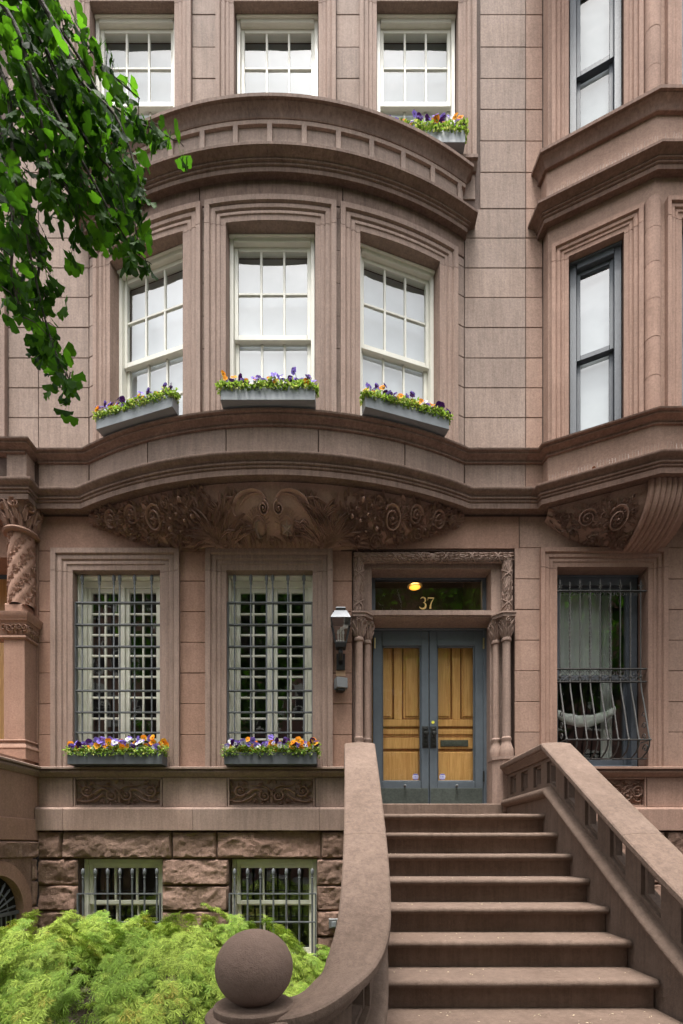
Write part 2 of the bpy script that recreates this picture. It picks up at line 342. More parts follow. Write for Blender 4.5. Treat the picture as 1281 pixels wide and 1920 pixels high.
# architrave cross-section: distance from the opening's edge -> projection
ARCH = [(-.004, -.20), (-.004, .008), (.055, .010), (.062, .020), (.085, .022), (.105, .012), (.118, .030), (.150, .034), (.168, .026), (.180, .052), (.235, .056), (.235, -.03)]
def architrave(fr, u0, u1, zb, zt, parent, mat, sc=1.0, n=1, prof=ARCH, names=('jamb', 'lintel')):
    pr = [(d * sc, w) for d, w in prof]; g = .003
    for sgn, ue in ((-1, u0), (1, u1)):
        rows = [[fr(ue + sgn * d, z, w) for d, w in pr] for z in (zb, zt - .03 - g)]
        MB().loft(rows, close=True, caps=True).build(names[0], mat, parent)
    rows = [[fr(u0 - d, zt - .03 + g, w) for d, w in pr]]
    for i in range(n + 1):
        k = i / n
        rows.append([fr(u0 - d + (u1 - u0 + 2 * d) * k, zt + d, w) for d, w in pr])
    rows.append([fr(u1 + d, zt - .03 + g, w) for d, w in pr])
    MB().loft(rows, close=True, caps=True).build(names[1], mat, parent)

# ------------------------------------------------------------------ carving kit: reliefs in a 2-D sheet (s, t) raised by h
def r_ridge(mb, fn, pts, wd, ht, n=5):
    """half-round stem along pts; wd and ht may taper (start, end)"""
    w0, w1 = wd if isinstance(wd, tuple) else (wd, wd); h0, h1 = ht if isinstance(ht, tuple) else (ht, ht)
    rows = []; L = len(pts) - 1
    for i, p in enumerate(pts):
        a = pts[max(i - 1, 0)]; b = pts[min(i + 1, L)]
        dx, dy = b[0] - a[0], b[1] - a[1]; l = math.hypot(dx, dy) or 1e-6; nx, ny = -dy / l, dx / l
        k = i / L; w = w0 + (w1 - w0) * k; h = h0 + (h1 - h0) * k
        rows.append([fn(p[0] + nx * w * math.cos(PI * j / (n - 1)), p[1] + ny * w * math.cos(PI * j / (n - 1)), -.004 + h * math.sin(PI * j / (n - 1))) for j in range(n)])
    mb.loft(rows, close=False)
def spiral(cx, cy, r, turns, a0, sgn=1, n=26, rmin=.12):
    return [(cx + r * (1 - (1 - rmin) * i / n) * math.cos(a0 + sgn * 2 * PI * turns * i / n), cy + r * (1 - (1 - rmin) * i / n) * math.sin(a0 + sgn * 2 * PI * turns * i / n)) for i in range(n + 1)]
def bez(p0, p1, p2, p3, n=14):
    o = []
    for i in range(n + 1):
        t = i / n; a = (1 - t) ** 3; b = 3 * t * (1 - t) ** 2; c = 3 * t * t * (1 - t); d = t ** 3
        o.append((a * p0[0] + b * p1[0] + c * p2[0] + d * p3[0], a * p0[1] + b * p1[1] + c * p2[1] + d * p3[1]))
    return o
def r_leaf(mb, fn, x, y, ang, ln, wd, ht, curl=0.0, n=6):
    rows = []; ca = ang
    px, py = x, y
    for i in range(n + 1):
        k = i / n; w = wd * math.sin(PI * min(1, k * .92 + .06)) ** .8 * (1 - .25 * k) * ((1.18 if i % 2 else .78) if n >= 6 else 1)
        nx, ny = -math.sin(ca), math.cos(ca); hh = ht * (.55 + .75 * k) if k < .8 else ht * 1.15
        rows.append([fn(px + nx * w * q, py + ny * w * q, hq * hh - .003) for q, hq in ((-1, 0.0), (-.55, .95), (0, .6), (.55, .95), (1, 0.0))])
        px += math.cos(ca) * ln / n; py += math.sin(ca) * ln / n; ca += curl / n
    mb.loft(rows, close=False)
def r_boss(mb, fn, x, y, r, h, n=10):
    rows = [[fn(x + r * math.cos(2 * PI * j / n) * math.cos(a), y + r * math.sin(2 * PI * j / n) * math.cos(a), h * math.sin(a) - .003) for j in range(n)] for a in (0, .5, 1.0, 1.4)]
    mb.loft(rows, close=True, caps=True)
def r_rosette(mb, fn, x, y, r, h, n=8):
    for j in range(n): r_leaf(mb, fn, x, y, 2 * PI * j / n, r, r * .32, h * .8, 0, 4)
    r_boss(mb, fn, x, y, r * .3, h * 1.2, 8)
def r_scroll(mb, fn, cx, cy, r, a0, sgn, wd, ht, turns=1.9, leaves=9):
    sp = spiral(cx, cy, r, turns, a0, sgn)
    r_ridge(mb, fn, sp, (wd, wd * .55), (ht, ht * 1.1)); r_boss(mb, fn, cx, cy, r * .24, ht * 1.5, 8)
    for i in range(leaves):
        k = i / leaves; a = a0 + sgn * 2 * PI * .95 * k; rr = r * (1 - .32 * k)
        r_leaf(mb, fn, cx + rr * math.cos(a), cy + rr * math.sin(a), a + sgn * (PI / 2 - .75), r * ru(.5, .8), r * .16, ht * .9, -sgn * .6, 4)

# ------------------------------------------------------------------ windows
def pane(fr, u0, u1, z0, z1, w, parent, mat='glass'):
    a, b = ru(-.0012, .0012), ru(-.0016, .0016)
    MB().add([fr(u0, z0, w + a), fr(u1, z0, w - a), fr(u1, z1, w - a + b), fr(u0, z1, w + a + b)], [(0, 1, 2, 3)]).build('pane', mat, parent, smooth=False, recalc=False)
def sash(fr, u0, u1, z0, z1, wb, wf, parent, mat, cols, rows, st=.045, top=.05, bot=.055, mu=.0145, glass='glass', name='sash'):
    """one sash: stiles, rails, glazing bars; each pane a piece of its own"""
    mb = MB()
    mb.fbox(fr, u0, u0 + st, z0, z1, wb, wf, ch=.003); mb.fbox(fr, u1 - st, u1, z0, z1, wb, wf, ch=.003)
    mb.fbox(fr, u0 + st, u1 - st, z1 - top, z1, wb, wf - .001, ch=.003); mb.fbox(fr, u0 + st, u1 - st, z0, z0 + bot, wb, wf - .001, ch=.003)
    a0, a1, b0, b1 = u0 + st, u1 - st, z0 + bot, z1 - top
    us = [a0 + (a1 - a0) * i / cols for i in range(cols + 1)]; zs = [b0 + (b1 - b0) * i / rows for i in range(rows + 1)]
    for u in us[1:-1]: mb.fbox(fr, u - mu, u + mu, b0, b1, wb + .004, wf - .006, ch=.004)
    for z in zs[1:-1]: mb.fbox(fr, a0, a1, z - mu, z + mu, wb + .005, wf - .0075, ch=.004)
    mb.build(name, mat, parent, smooth=False)
    wg = (wb + wf) / 2
    for i in range(cols):
        for j in range(rows):
            pane(fr, us[i] + (mu if i else 0), us[i + 1] - (mu if i < cols - 1 else 0), zs[j] + (mu if j else 0), zs[j + 1] - (mu if j < rows - 1 else 0), wg, parent, glass)
def sash_window(fr, u0, u1, z0, z1, house, mat, cols=3, rows=2, wf=-.12, cas=.055, head=.075, sill=.06, pane_backing='pane_backing', glass='glass', drop=0.0, name='window'):
    mb = MB(); wb = wf - .15; e = .006
    mb.fbox(fr, u0 + e, u0 + cas, z0, z1 - e, wb, wf, ch=.005); mb.fbox(fr, u1 - cas, u1 - e, z0, z1 - e, wb, wf, ch=.005)
    mb.fbox(fr, u0 + cas, u1 - cas, z1 - head, z1 - e, wb, wf + .012, ch=.006); mb.fbox(fr, u0 + cas, u1 - cas, z0, z0 + sill, wb, wf + .03, ch=.006)
    mb.fbox(fr, u0 + e, u1 - e, z1 - .028, z1 - .0045, wb, wf + .035, ch=.008)           # cap moulding under the stone head
    win = mb.build(name, mat, house, smooth=False)
    zm = z0 + sill + (z1 - head - z0 - sill) * .5
    sash(fr, u0 + cas, u1 - cas, zm - .04, z1 - head, wf - .085, wf - .042, win, mat, cols, rows, glass=glass, bot=.06)
    sash(fr, u0 + cas + .002, u1 - cas - .002, z0 + sill, zm + .02, wf - .13, wf - .088, win, mat, cols, rows, glass=glass, bot=.09)
    if pane_backing:
        MB().fbox(fr, u0 + cas + .01, u1 - cas - .01, z0 + sill + .01 + drop, z1 - head, wf - .165, wf - .16).build('pane_backing', pane_backing, win, smooth=False)  # sheet added behind the glass to whiten the panes
    return win
def casement_window(fr, u0, u1, z0, z1, house, mat, wf=-.20):
    """pair of glazed leaves, two panes wide and eight high, deep cream-panelled reveals"""
    mb = MB(); wb = wf - .09; e = .006
    for a, b in ((u0 + e, u0 + .03), (u1 - .03, u1 - e)): mb.fbox(fr, a, b, z0, z1 - e, wb, -.105, ch=.004)
    mb.fbox(fr, u0 + .03, u1 - .03, z1 - .032, z1 - e, wb, -.107, ch=.004); mb.fbox(fr, u0 + .03, u1 - .03, z0, z0 + .05, wb, -.107, ch=.004)
    mb.fbox(fr, u0 + .03, u1 - .03, z1 - .12, z1 - .034, wb, wf + .01, ch=.006)
    mb.fbox(fr, u0 + .03, u0 + .085, z0 + .05, z1 - .12, wb, wf + .008, ch=.006); mb.fbox(fr, u1 - .085, u1 - .03, z0 + .05, z1 - .12, wb, wf + .008, ch=.006)
    c = (u0 + u1) / 2; mb.fbox(fr, c - .022, c + .022, z0 + .05, z1 - .12, wb + .01, wf + .012, ch=.006)
    win = mb.build('window', mat, house, smooth=False)
    for a, b in ((u0 + .086, c - .024), (c + .024, u1 - .086)):
        sash(fr, a, b, z0 + .052, z1 - .122, wf - .05, wf - .012, win, mat, 2, 8, st=.05, top=.055, bot=.08, mu=.013, glass='glasslow')
    return win
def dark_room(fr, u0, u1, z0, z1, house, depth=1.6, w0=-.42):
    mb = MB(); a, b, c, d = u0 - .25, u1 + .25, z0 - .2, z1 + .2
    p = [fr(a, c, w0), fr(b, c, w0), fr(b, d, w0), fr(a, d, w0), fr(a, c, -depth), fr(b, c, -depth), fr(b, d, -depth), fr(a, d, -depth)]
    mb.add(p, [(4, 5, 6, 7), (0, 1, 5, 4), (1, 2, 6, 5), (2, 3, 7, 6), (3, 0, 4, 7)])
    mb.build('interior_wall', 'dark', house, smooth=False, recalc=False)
def wallbox(fr, u0, u1, z0, z1, house, n=1, mat='joint', w0=-.40, w1=-.014):
    MB().fbox(fr, u0, u1, z0, z1, w0, w1, n).build('wall', mat, house, smooth=(n > 1))

# ------------------------------------------------------------------ rock-faced block
def rock_block(fr, u0, u1, z0, z1, parent, amp=.05, mat='rock', base=0.0):
    g = .006; u0 += g; u1 -= g; z0 += g; z1 -= g
    nu = max(6, int((u1 - u0) / .02)); nz = max(5, int((z1 - z0) / .02)); sd = ru(0, 100); rows = []
    tilt = ru(-.5, .5); tz = ru(-.6, .3)
    for i in range(nu + 1):
        col = [fr(u0 + (u1 - u0) * i / nu, z0, base - .1)]
        for j in range(nz + 1):
            a, b = i / nu, j / nz; u = u0 + (u1 - u0) * a; z = z0 + (z1 - z0) * b
            e = min(min(a, 1 - a) * (u1 - u0), min(b, 1 - b) * (z1 - z0)); k = min(1, e / .014) ** .5
            q = Vector((u * 3.1 + sd, z * 4.5, sd * .7))
            h = .5 + .6 * noise.noise(q) + .55 * (.5 - abs(noise.noise(q * 1.3 + Vector((7, 3, 1))))) + .22 * (.4 - abs(noise.noise(q * 3.7))) + .16 * noise.noise(q * 9) + .16 * noise.noise(q * 21) + tilt * (a - .5) * .5 + tz * (b - .5) * .6
            edge = .012 * noise.noise(Vector((u * 12, z * 12, sd)))
            inset = .006 * noise.noise(Vector((u * 9 + 3, z * 9, sd)))
            col.append(fr(u + (inset if 0 < i < nu else 0), z + (inset if 0 < j < nz else 0), base + k * max(-.1, h) * amp + (1 - k) * edge))
        col.append(fr(u0 + (u1 - u0) * i / nu, z1, base - .1)); rows.append(col)
    return MB().loft(rows, close=False).build('stone_block', mat, parent, ang=50)

# ------------------------------------------------------------------ ground
g = MB(); g.box(-60, 60, -60, 60, -.5, -.15); tag(g.build('street', 'street', smooth=False), kind='structure')
sw = MB(); sw.box(-30, 30, -2.2, 2.6, -.14, 0); tag(sw.build('sidewalk_bed', 'joint', smooth=False), kind='structure')
side = bpy.data.objects['sidewalk_bed']
k = 0
for iy in range(3):
    for ix in range(8):
        x0 = -6 + ix * 1.5; y0 = -2.2 + iy * 1.6
        MB().fbox(lambda u, z, w: (u, z, w), x0 + .006, x0 + 1.494, y0 + .006, y0 + 1.594, -.05, .012 + ru(-.002, .002), ch=.006).build('paving_slab', 'side', side, smooth=False)
ar = MB(); ar.box(-30, 30, 2.62, 6.6, -.12, -.004); tag(ar.build('areaway_ground', 'soil', smooth=False), kind='structure')

# ------------------------------------------------------------------ centre house
HO = thing('brownstone_house', 'grey-brown brownstone house with curved bay window above carved corbel and numbered front door', 'house', (-.76, 7, 0))
UL, PR = X(72), X(986)
zW0, zW1, zS0, zS1, zC0, zC1, zF1, zU = Z(1558), Z(1514), 2.553, 2.672, 5.87, 6.085, 6.53, 6.645
zA = 8.92      # head of the second-storey openings
b1 = (X(147), X(304)); b2 = (X(430), X(594)); zb1, zb0 = Z(1611), .22
f1 = (X(136), X(301)); f2 = (X(424), X(587)); zf1 = Z(1069)
DL, DR, zD0, zD1 = 0.39, 1.92, 2.0, Z(1062)
t3 = [(X(168), X(328)), (X(438), X(598)), (X(706), X(860))]; z30, z31 = 10.345, Z(3)
ZT = 13.6
# backing walls (mortar shows in the joints)
def strip(us, z0, z1, fr=FL, house=HO):
    for a, b in us: wallbox(fr, a, b, z0, z1, house)
strip([(UL, b1[0]), (b1[1], b2[0]), (b2[1], PR)], -.1, zb1); strip([(UL, PR)], zb1, zS1 - .02) if False else None
DLo, DRo = X(661), X(965)
strip([(UL, DLo), (DRo, PR)], zb1, zW1)
for q in ((UL, DLo), (DRo, PR)): wallbox(FL, q[0], q[1], zW1, zS1 - .01, HO, w1=-.075)
strip([(DLo, DRo)], zb1, 1.98)
strip([(UL, f1[0]), (f1[1], f2[0]), (f2[1], DLo), (DRo, PR)], zS1 - .01, zf1)
strip([(UL, DLo), (DRo, PR)], zf1, Z(1031)); strip([(UL, PR)], Z(1031), zC1)
strip([(UL, XC - CH), (XC + CH, PR)], zC1, 9.6)
strip([(UL, PR)], 9.6, z30)
strip([(UL, t3[0][0]), (t3[0][1], t3[1][0]), (t3[1][1], t3[2][0]), (t3[2][1], PR)], z30, z31); strip([(UL, PR)], z31, ZT)
# shell behind
mb = MB(); mb.box(UL, PR, 8.3, 8.5, -.1, ZT); mb.build('rear_wall', 'dark', HO, smooth=False)
mb = MB(); mb.box(UL, PR, W + .02, 8.5, ZT, ZT + .25); mb.build('roof', 'joint', HO, smooth=False)
for zz in (zC1 - .1, 9.75): MB().box(UL, PR, 6.6, 8.3, zz, zz + .12).build('floor_slab', 'dark', HO, smooth=False)
for xx in (UL, PR - .1): MB().box(xx, xx + .1, 6.56, 8.3, -.1, ZT).build('party_wall', 'dark', HO, smooth=False)

# basement: rock-faced ashlar
for a, b in ((72, 118), (118, 323), (323, 407), (407, 602), (602, 700)): rock_block(FL, X(a), X(b), Z(1610), zW0, HO, .055)
for u0, u1 in ((UL, b1[0]), (b1[1], b2[0]), (b2[1], X(690))):
    zz = [zb1, Z(1660), Z(1708), Z(1756), .2, -.1]
    for i in range(5): rock_block(FL, u0, u1, zz[i + 1], zz[i], HO, .06)
for i in range(8): rock_block(FL, 2.3 - 1e-3, 2.343, .1, .2, HO) if False else None
# water table
wt = [(-.05, zW0), (.075, zW0), (.08, zW0 + .006), (.08, zW1 - .03), (.055, zW1), (-.05, zW1 + .004)]
for a, b in ((72, 124), (124, 365), (365, 600), (600, 690)): MB().sweep(wt, [(X(a) + .002, W), (X(b) - .002, W)]).build('water_table', 'trim', HO)
# panel zone with two carved panels
p1, p2 = (X(137), X(304)), (X(426), X(591)); zp0, zp1 = zW1 + .003, zS0
for a, b in ((UL, p1[0]), (p1[1], p2[0]), (p2[1], X(662))): block(FL, a, b, zp0, zp1, HO, 'trim')
def carved_panel(fr, u0, u1, z0, z1, house, mat, cmat):
    mb = MB(); e = .028; g = .003
    for q in ((u0 + g, u0 + e, z0, z1), (u1 - e, u1 - g, z0, z1), (u0 + e, u1 - e, z0, z0 + e), (u0 + e, u1 - e, z1 - e, z1)): mb.fbox(fr, *q, -.05, -.002, ch=.003)
    mb.fbox(fr, u0 + e, u1 - e, z0 + e, z1 - e, -.072, -.055)
    pn = mb.build('panel', mat, house, smooth=False)
    cu, cz = (u0 + u1) / 2, (z0 + z1) / 2; hw, hh = (u1 - u0) / 2 - .06, (z1 - z0) / 2 - .045
    m2 = MB()
    for sg in (-1, 1):
        fn = lambda s, t, h: fr(cu + sg * s * hw, cz + t * hh, -.046 + h * 1.0)
        sc = lambda s, t, h: fr(cu + sg * s, cz + t, -.056 + h * 2.1)
        r_scroll(m2, sc, .80 * hw, .15 * hh, .55 * hh, PI * 1.15, 1, .016, .024, 1.7, 8)
        r_scroll(m2, sc, .17 * hw, -.3 * hh, .5 * hh, PI * .35, -1, .015, .024, 1.6, 6)
        r_ridge(m2, sc, bez((.25 * hw, .0), (.35 * hw, .55 * hh), (.5 * hw, .25 * hh), (.62 * hw, -.15 * hh)), (.016, .022), .024)
        r_ridge(m2, sc, bez((.02 * hw, .1 * hh), (.2 * hw, .9 * hh), (.35 * hw, .35 * hh), (.55 * hw, .7 * hh)), (.014, .006), .022)
        r_ridge(m2, sc, bez((.98 * hw, -.75 * hh), (.8 * hw, -.9 * hh), (.6 * hw, -.75 * hh), (.4 * hw, -.1 * hh)), (.008, .018), .022)
        for q in ((.5, -.8, 2.6, .05), (.62, -.85, 2.2, .05), (.95, -.5, -.6, .06), (.98, .5, .9, .05), (.42, -.5, -2.2, .05), (.3, -.85, 3.4, .05), (.1, .75, 1.9, .05), (.6, .75, .2, .06), (.35, .6, 2.4, .05)):
            r_leaf(m2, sc, q[0] * hw, q[1] * hh, q[2], q[3] * 1.5, .02, .022, .8)
    r_leaf(m2, lambda s, t, h: fr(cu + s, cz + t, -.046 + h), 0, -.9 * hh, PI / 2, hh * 1.2, .03, .026)
    m2.build('carving', cmat, pn)
carved_panel(FL, p1[0], p1[1], zp0, zp1, HO, 'trim', 'carve'); carved_panel(FL, p2[0], p2[1], zp0, zp1, HO, 'trim', 'carve')
# sill course
sc_prof = [(-.05, zS0), (.015, zS0), (.03, zS0 + .012), (.055, zS0 + .03), (.072, zS0 + .05), (.072, zS0 + .07), (.05, zS0 + .078), (.05, zS0 + .084), (.1, zS0 + .09), (.1, zS1 - .008), (.09, zS1), (-.05, zS1 + .004)]
for a, b in ((72, 157), (157, 313), (313, 404), (404, 660)): MB().sweep(sc_prof, [(X(a) + .0015, W), (X(b) - .0015, W)]).build('sill_course', 'trim', HO)
# first storey
zj = [zS1] + [Z(y) for y in (1378, 1320, 1262, 1204.5, 1147, 1089.5, 1033)]
courses(FL, UL, X(98), zj, HO, 'low'); courses(FL, X(328), X(388), zj, HO, 'low'); courses(FL, X(617), X(661), zj, HO, 'low')
for a, b in ((72, 395), (395, 640), (640, 974)): block(FL, X(a), X(b), Z(1033) if a != 640 else Z(1029), zC0, HO, 'low')
for f in (f1, f2):
    architrave(FL, f[0], f[1], zS1, zf1, HO, 'trim', sc=1.07)
    casement_window(FL, f[0], f[1], zS1, zf1, HO, 'cream')
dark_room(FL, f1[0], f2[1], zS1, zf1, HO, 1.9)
# basement windows
def basement_window(u0, u1):
    mb = MB(); e = .004; z0, z1 = zb0, zb1
    mb.fbox(FL, u0 + e, u0 + .06, z0, z1 - e, -.25, -.13, ch=.005); mb.fbox(FL, u1 - .06, u1 - e, z0, z1 - e, -.25, -.13, ch=.005)
    mb.fbox(FL, u0 + .06, u1 - .06, z1 - .07, z1 - e, -.25, -.128, ch=.005); mb.fbox(FL, u0 + .06, u1 - .06, z0, z0 + .06, -.25, -.128, ch=.005)
    w_ = mb.build('window', 'cream', HO, smooth=False)
    zm = z0 + .06 + (z1 - z0 - .13) * .55
    sash(FL, u0 + .06, u1 - .06, zm, z1 - .07, -.2, -.16, w_, 'cream', 3, 1, st=.05, bot=.05, glass='glasslow')
    sash(FL, u0 + .062, u1 - .062, z0 + .06, zm + .03, -.245, -.205, w_, 'cream', 3, 1, st=.05, bot=.06, glass='glasslow')
    dark_room(FL, u0, u1, z0 + .1, z1, HO, 1.2)
    MB().fbox(FL, u0 - .02, u1 + .02, z0 - .12, z0 - .002, -.3, .03, ch=.008).build('window_sill', 'trim', HO, smooth=False)
basement_window(*b1); basement_window(*b2)

# ---- cornices that run along the wall and round the bay
lc = [(-.06, zC0 + .03), (.0, zC0 + .03), (.125, zC0 + .012), (.13, zC0), (.14, zC0), (.14, zC0 + .062), (.128, zC0 + .066), (.150, zC0 + .078), (.155, zC0 + .092), (.140, zC0 + .098), (.168, zC0 + .108), (.172, zC0 + .124), (.152, zC0 + .130), (.160, zC0 + .145), (.185, zC0 + .16), (.215, zC0 + .178), (.222, zC0 + .19), (.222, zC1 - .006), (.2, zC1), (-.06, zC1 + .01)]
uc = [(-.06, zF1), (.022, zF1), (.026, zF1 + .014), (.012, zF1 + .02), (.022, zF1 + .036), (.055, zF1 + .052), (.092, zF1 + .062), (.096, zF1 + .074), (.080, zF1 + .080), (.125, zF1 + .088), (.130, zU - .010), (.115, zU), (-.06, zU + .012)]
AR = arc(-UE, UE, 44)
full = [(UL + .002, W)] + AR + [(PR - .002, W)]
cuts = [0, 10, 23, 36, len(full) - 1]
for prof in (lc, uc):
    for i in range(4): MB().sweep(prof, full[cuts[i]:cuts[i + 1] + 1]).build('cornice', 'cornice', HO)
# bay frieze band
us = [-UE, X(273, 5.75) - XC - .02, X(423, 5.6) - XC, X(597, 5.6) - XC, X(757, 5.75) - XC + .05, UE]
for a, b in zip(us[:-1], us[1:]): block(BAY, a, b, zC1 + .006, zF1 + .004, HO, 'ash', n=8)
for a, b in ((UL, XC - CH), (XC + CH, PR)): block(FL, a, b, zC1 + .006, zF1 + .004, HO, 'ash')
wallbox(BAY, -UE + .01, UE - .01, zC1, zU - .01, HO, 24, w0=-.3)
# bay second storey
HW, AW = .525, .235
du = math.radians(16.5) * R
op = [(-du - HW, -du + HW), (-HW, HW), (du - HW, du + HW)]
zBT = 9.405
ws = [(-UE, op[0][0]), (op[0][1], op[1][0]), (op[1][1], op[2][0]), (op[2][1], UE)]
for a, b in ws: wallbox(BAY, a, b, zU - .01, zA, HO, 6, w0=-.3)
wallbox(BAY, -UE, UE, zA, 10.16, HO, 40, w0=-.3)
zq = [zU] + [Z(y) for y in (783, 727, 671, 614, 557.5, 502)]
zq2 = zq + [Z(446)]
courses(BAY, -UE + .001, op[0][0] - AW, zq2[:-1] + [9.14], HO, 'ash'); courses(BAY, op[2][1] + AW, UE - .001, zq2[:-1] + [9.14], HO, 'ash')
for s in (-1, 1):
    a, b = sorted((s * (HW + AW), s * (du - HW - AW)))
    for i in range(len(zq2) - 1):
        z1 = zq2[i + 1] if i < len(zq2) - 2 else zA + AW
        MB().fbox(BAY, a - .01, b + .01, zq2[i] + .004, z1 - .004, -.06, -.008).build('stone_block', 'ash', HO, smooth=False)
hu = [-UE, -(du - HW - AW) - .03, (du - HW - AW) + .03, UE]
for a, b in zip(hu[:-1], hu[1:]): block(BAY, a, b, zA + AW, zBT, HO, 'cornice', n=12)
for o in op:
    architrave(BAY, o[0], o[1], zU, zA, HO, 'trim', n=10)
    th = (o[0] + o[1]) / 2 / R
    c = BAY((o[0] + o[1]) / 2, 0, 0); fr = Frame(c[0], c[1], th)
    sash_window(fr, -HW + .012, HW - .012, zU, zA, HO, 'white', 3, 2, wf=-.15, drop=0.0)
# bay entablature, panelled parapet, top cornice (they return to the wall at both ends)
ue = R * math.asin((CH - .065) / R)
A2 = arc(-ue, ue, 44); ent = [(A2[0][0], W + .05)] + A2 + [(A2[-1][0], W + .05)]
def pieces(prof, path, cuts, mat, name='cornice', house=HO):
    for a, b in zip(cuts[:-1], cuts[1:]): MB().sweep(prof, path[a:b + 1]).build(name, mat, house)
e1 = [(-.05, 9.40), (.06, 9.385), (.072, 9.378), (.08, 9.378), (.08, 9.426), (.068, 9.430), (.092, 9.442), (.096, 9.455), (.080, 9.460), (.112, 9.470), (.116, 9.482), (.100, 9.488), (.125, 9.50), (.165, 9.515), (.195, 9.524), (.198, 9.55), (.18, 9.556), (-.05, 9.57)]
e2 = [(-.05, 10.0), (.068, 10.0), (.075, 10.012), (.064, 10.018), (.070, 10.045), (.088, 10.08), (.115, 10.108), (.128, 10.118), (.120, 10.124), (.150, 10.130), (.152, 10.165), (.14, 10.172), (-.05, 10.185)]
nE = len(ent) - 1
pieces(e1, ent, [0, 12, 23, 34, nE], 'cornice'); pieces(e2, ent, [0, 9, 23, 37, nE], 'cornice')
MB().sweep([(-.05, 9.54), (.035, 9.54), (.035, 10.01), (-.05, 10.01)], ent).build('parapet', 'ash', HO)
pit = .392; nposts = 13
for i in range(nposts + 2):
    u = -(nposts + 1) / 2 * pit + i * pit
    if abs(u) < ue - .03: MB().fbox(BAY, u - .03, u + .03, 9.56, 9.955, .03, .062, 1, .003).build('panel_post', 'ash', HO, smooth=False)
MB().sweep([(.03, 9.945), (.062, 9.95), (.062, 10.008), (.03, 10.008)], ent).build('panel_rail', 'ash', HO)
MB().sweep([(.03, 9.56), (.062, 9.56), (.062, 9.62), (.03, 9.622)], ent).build('panel_rail', 'ash', HO)
mb = MB(); top = [(p[0], p[1], 10.15) for p in arc(-UE, UE, 30)] + [(XC + CH, W + .1, 10.15), (XC - CH, W + .1, 10.15)]
mb.add(top, [tuple(range(len(top)))]); mb.build('bay_roof', 'cornice', HO, smooth=False)
# flat wall beside and above the bay
zr = [Z(y) for y in (446, 391, 323, 264, 205, 147, 88, 27, -32, -90, -150)]
zl = zq + zr
courses(FL, UL, XC - CH, zl[:9], HO, 'ash'); courses(FL, XC + CH, PR, zl[:9], HO, 'ash')
zu3 = zl[8:]
for a, b in ((72, 136), (360, 406), (630, 675), (900, 986)): courses(FL, X(a), X(b), zu3, HO, 'ash')
for t in t3:
    block(FL, t[0] - .217, t[1] + .217, 9.9, z30 - .08, HO, 'ash')
    MB().sweep([(-.05, z30 - .13), (.03, z30 - .13), (.06, z30 - .09), (.075, z30 - .06), (.1, z30 - .05), (.1, z30 - .008), (-.05, z30)], [(t[0] - .22, W), (t[1] + .22, W)]).build('window_sill', 'cornice', HO)
    architrave(FL, t[0], t[1], z30, z31, HO, 'trim', sc=.92)
    sash_window(FL, t[0] + .008, t[1] - .008, z30, z31, HO, 'white', 3, 2, wf=-.12, pane_backing='pane_backing_hi', glass='glasshi')
    block(FL, t[0] - .22, t[1] + .22, z31 + .22, ZT, HO, 'ash')
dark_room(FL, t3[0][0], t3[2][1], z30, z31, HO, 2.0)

# ---- carved corbel under the bay
def zbot(s): return 5.80 - .375 * (1 - min(1, abs(s) / 2.39) ** 3.0)
ZTOP = zC0 + .02
def corbel_pt(s, q, h=0.0):
    """s metres from the centre along the wall, q 0 (top) .. 1 (bottom, at the wall)"""
    s = max(-2.386, min(2.386, s)); q = max(0.0, min(1.0, q))
    d0 = YC - math.sqrt(R * R - s * s) - .0
    th = q * PI / 2; zt = ZTOP; zb = zbot(s)
    d = d0 + (W + .004 - d0) * (1 - math.cos(th)) ; z = zt - (zt - zb) * math.sin(th)
    nx = s / R; ny = -math.cos(th * .8); nz = -math.sin(th * .8)
    return (XC + s + nx * h, d + ny * h, z + nz * h)
mb = MB(); mb.loft([[corbel_pt(-2.386 + 4.772 * i / 60, j / 10) for j in range(11)] for i in range(61)])
cb = mb.build('corbel', 'carve', HO)
def corb_fn(s0, q0):
    """metric sheet anchored at (s0, q0): t runs down the face in metres"""
    L = .5 * ((ZTOP - zbot(s0)) + (W - (YC - math.sqrt(R * R - s0 * s0)))) * 1.15 + .05
    return lambda a, b, h: corbel_pt(s0 + a, q0 - b / L, h * 2.0)
m2 = MB()
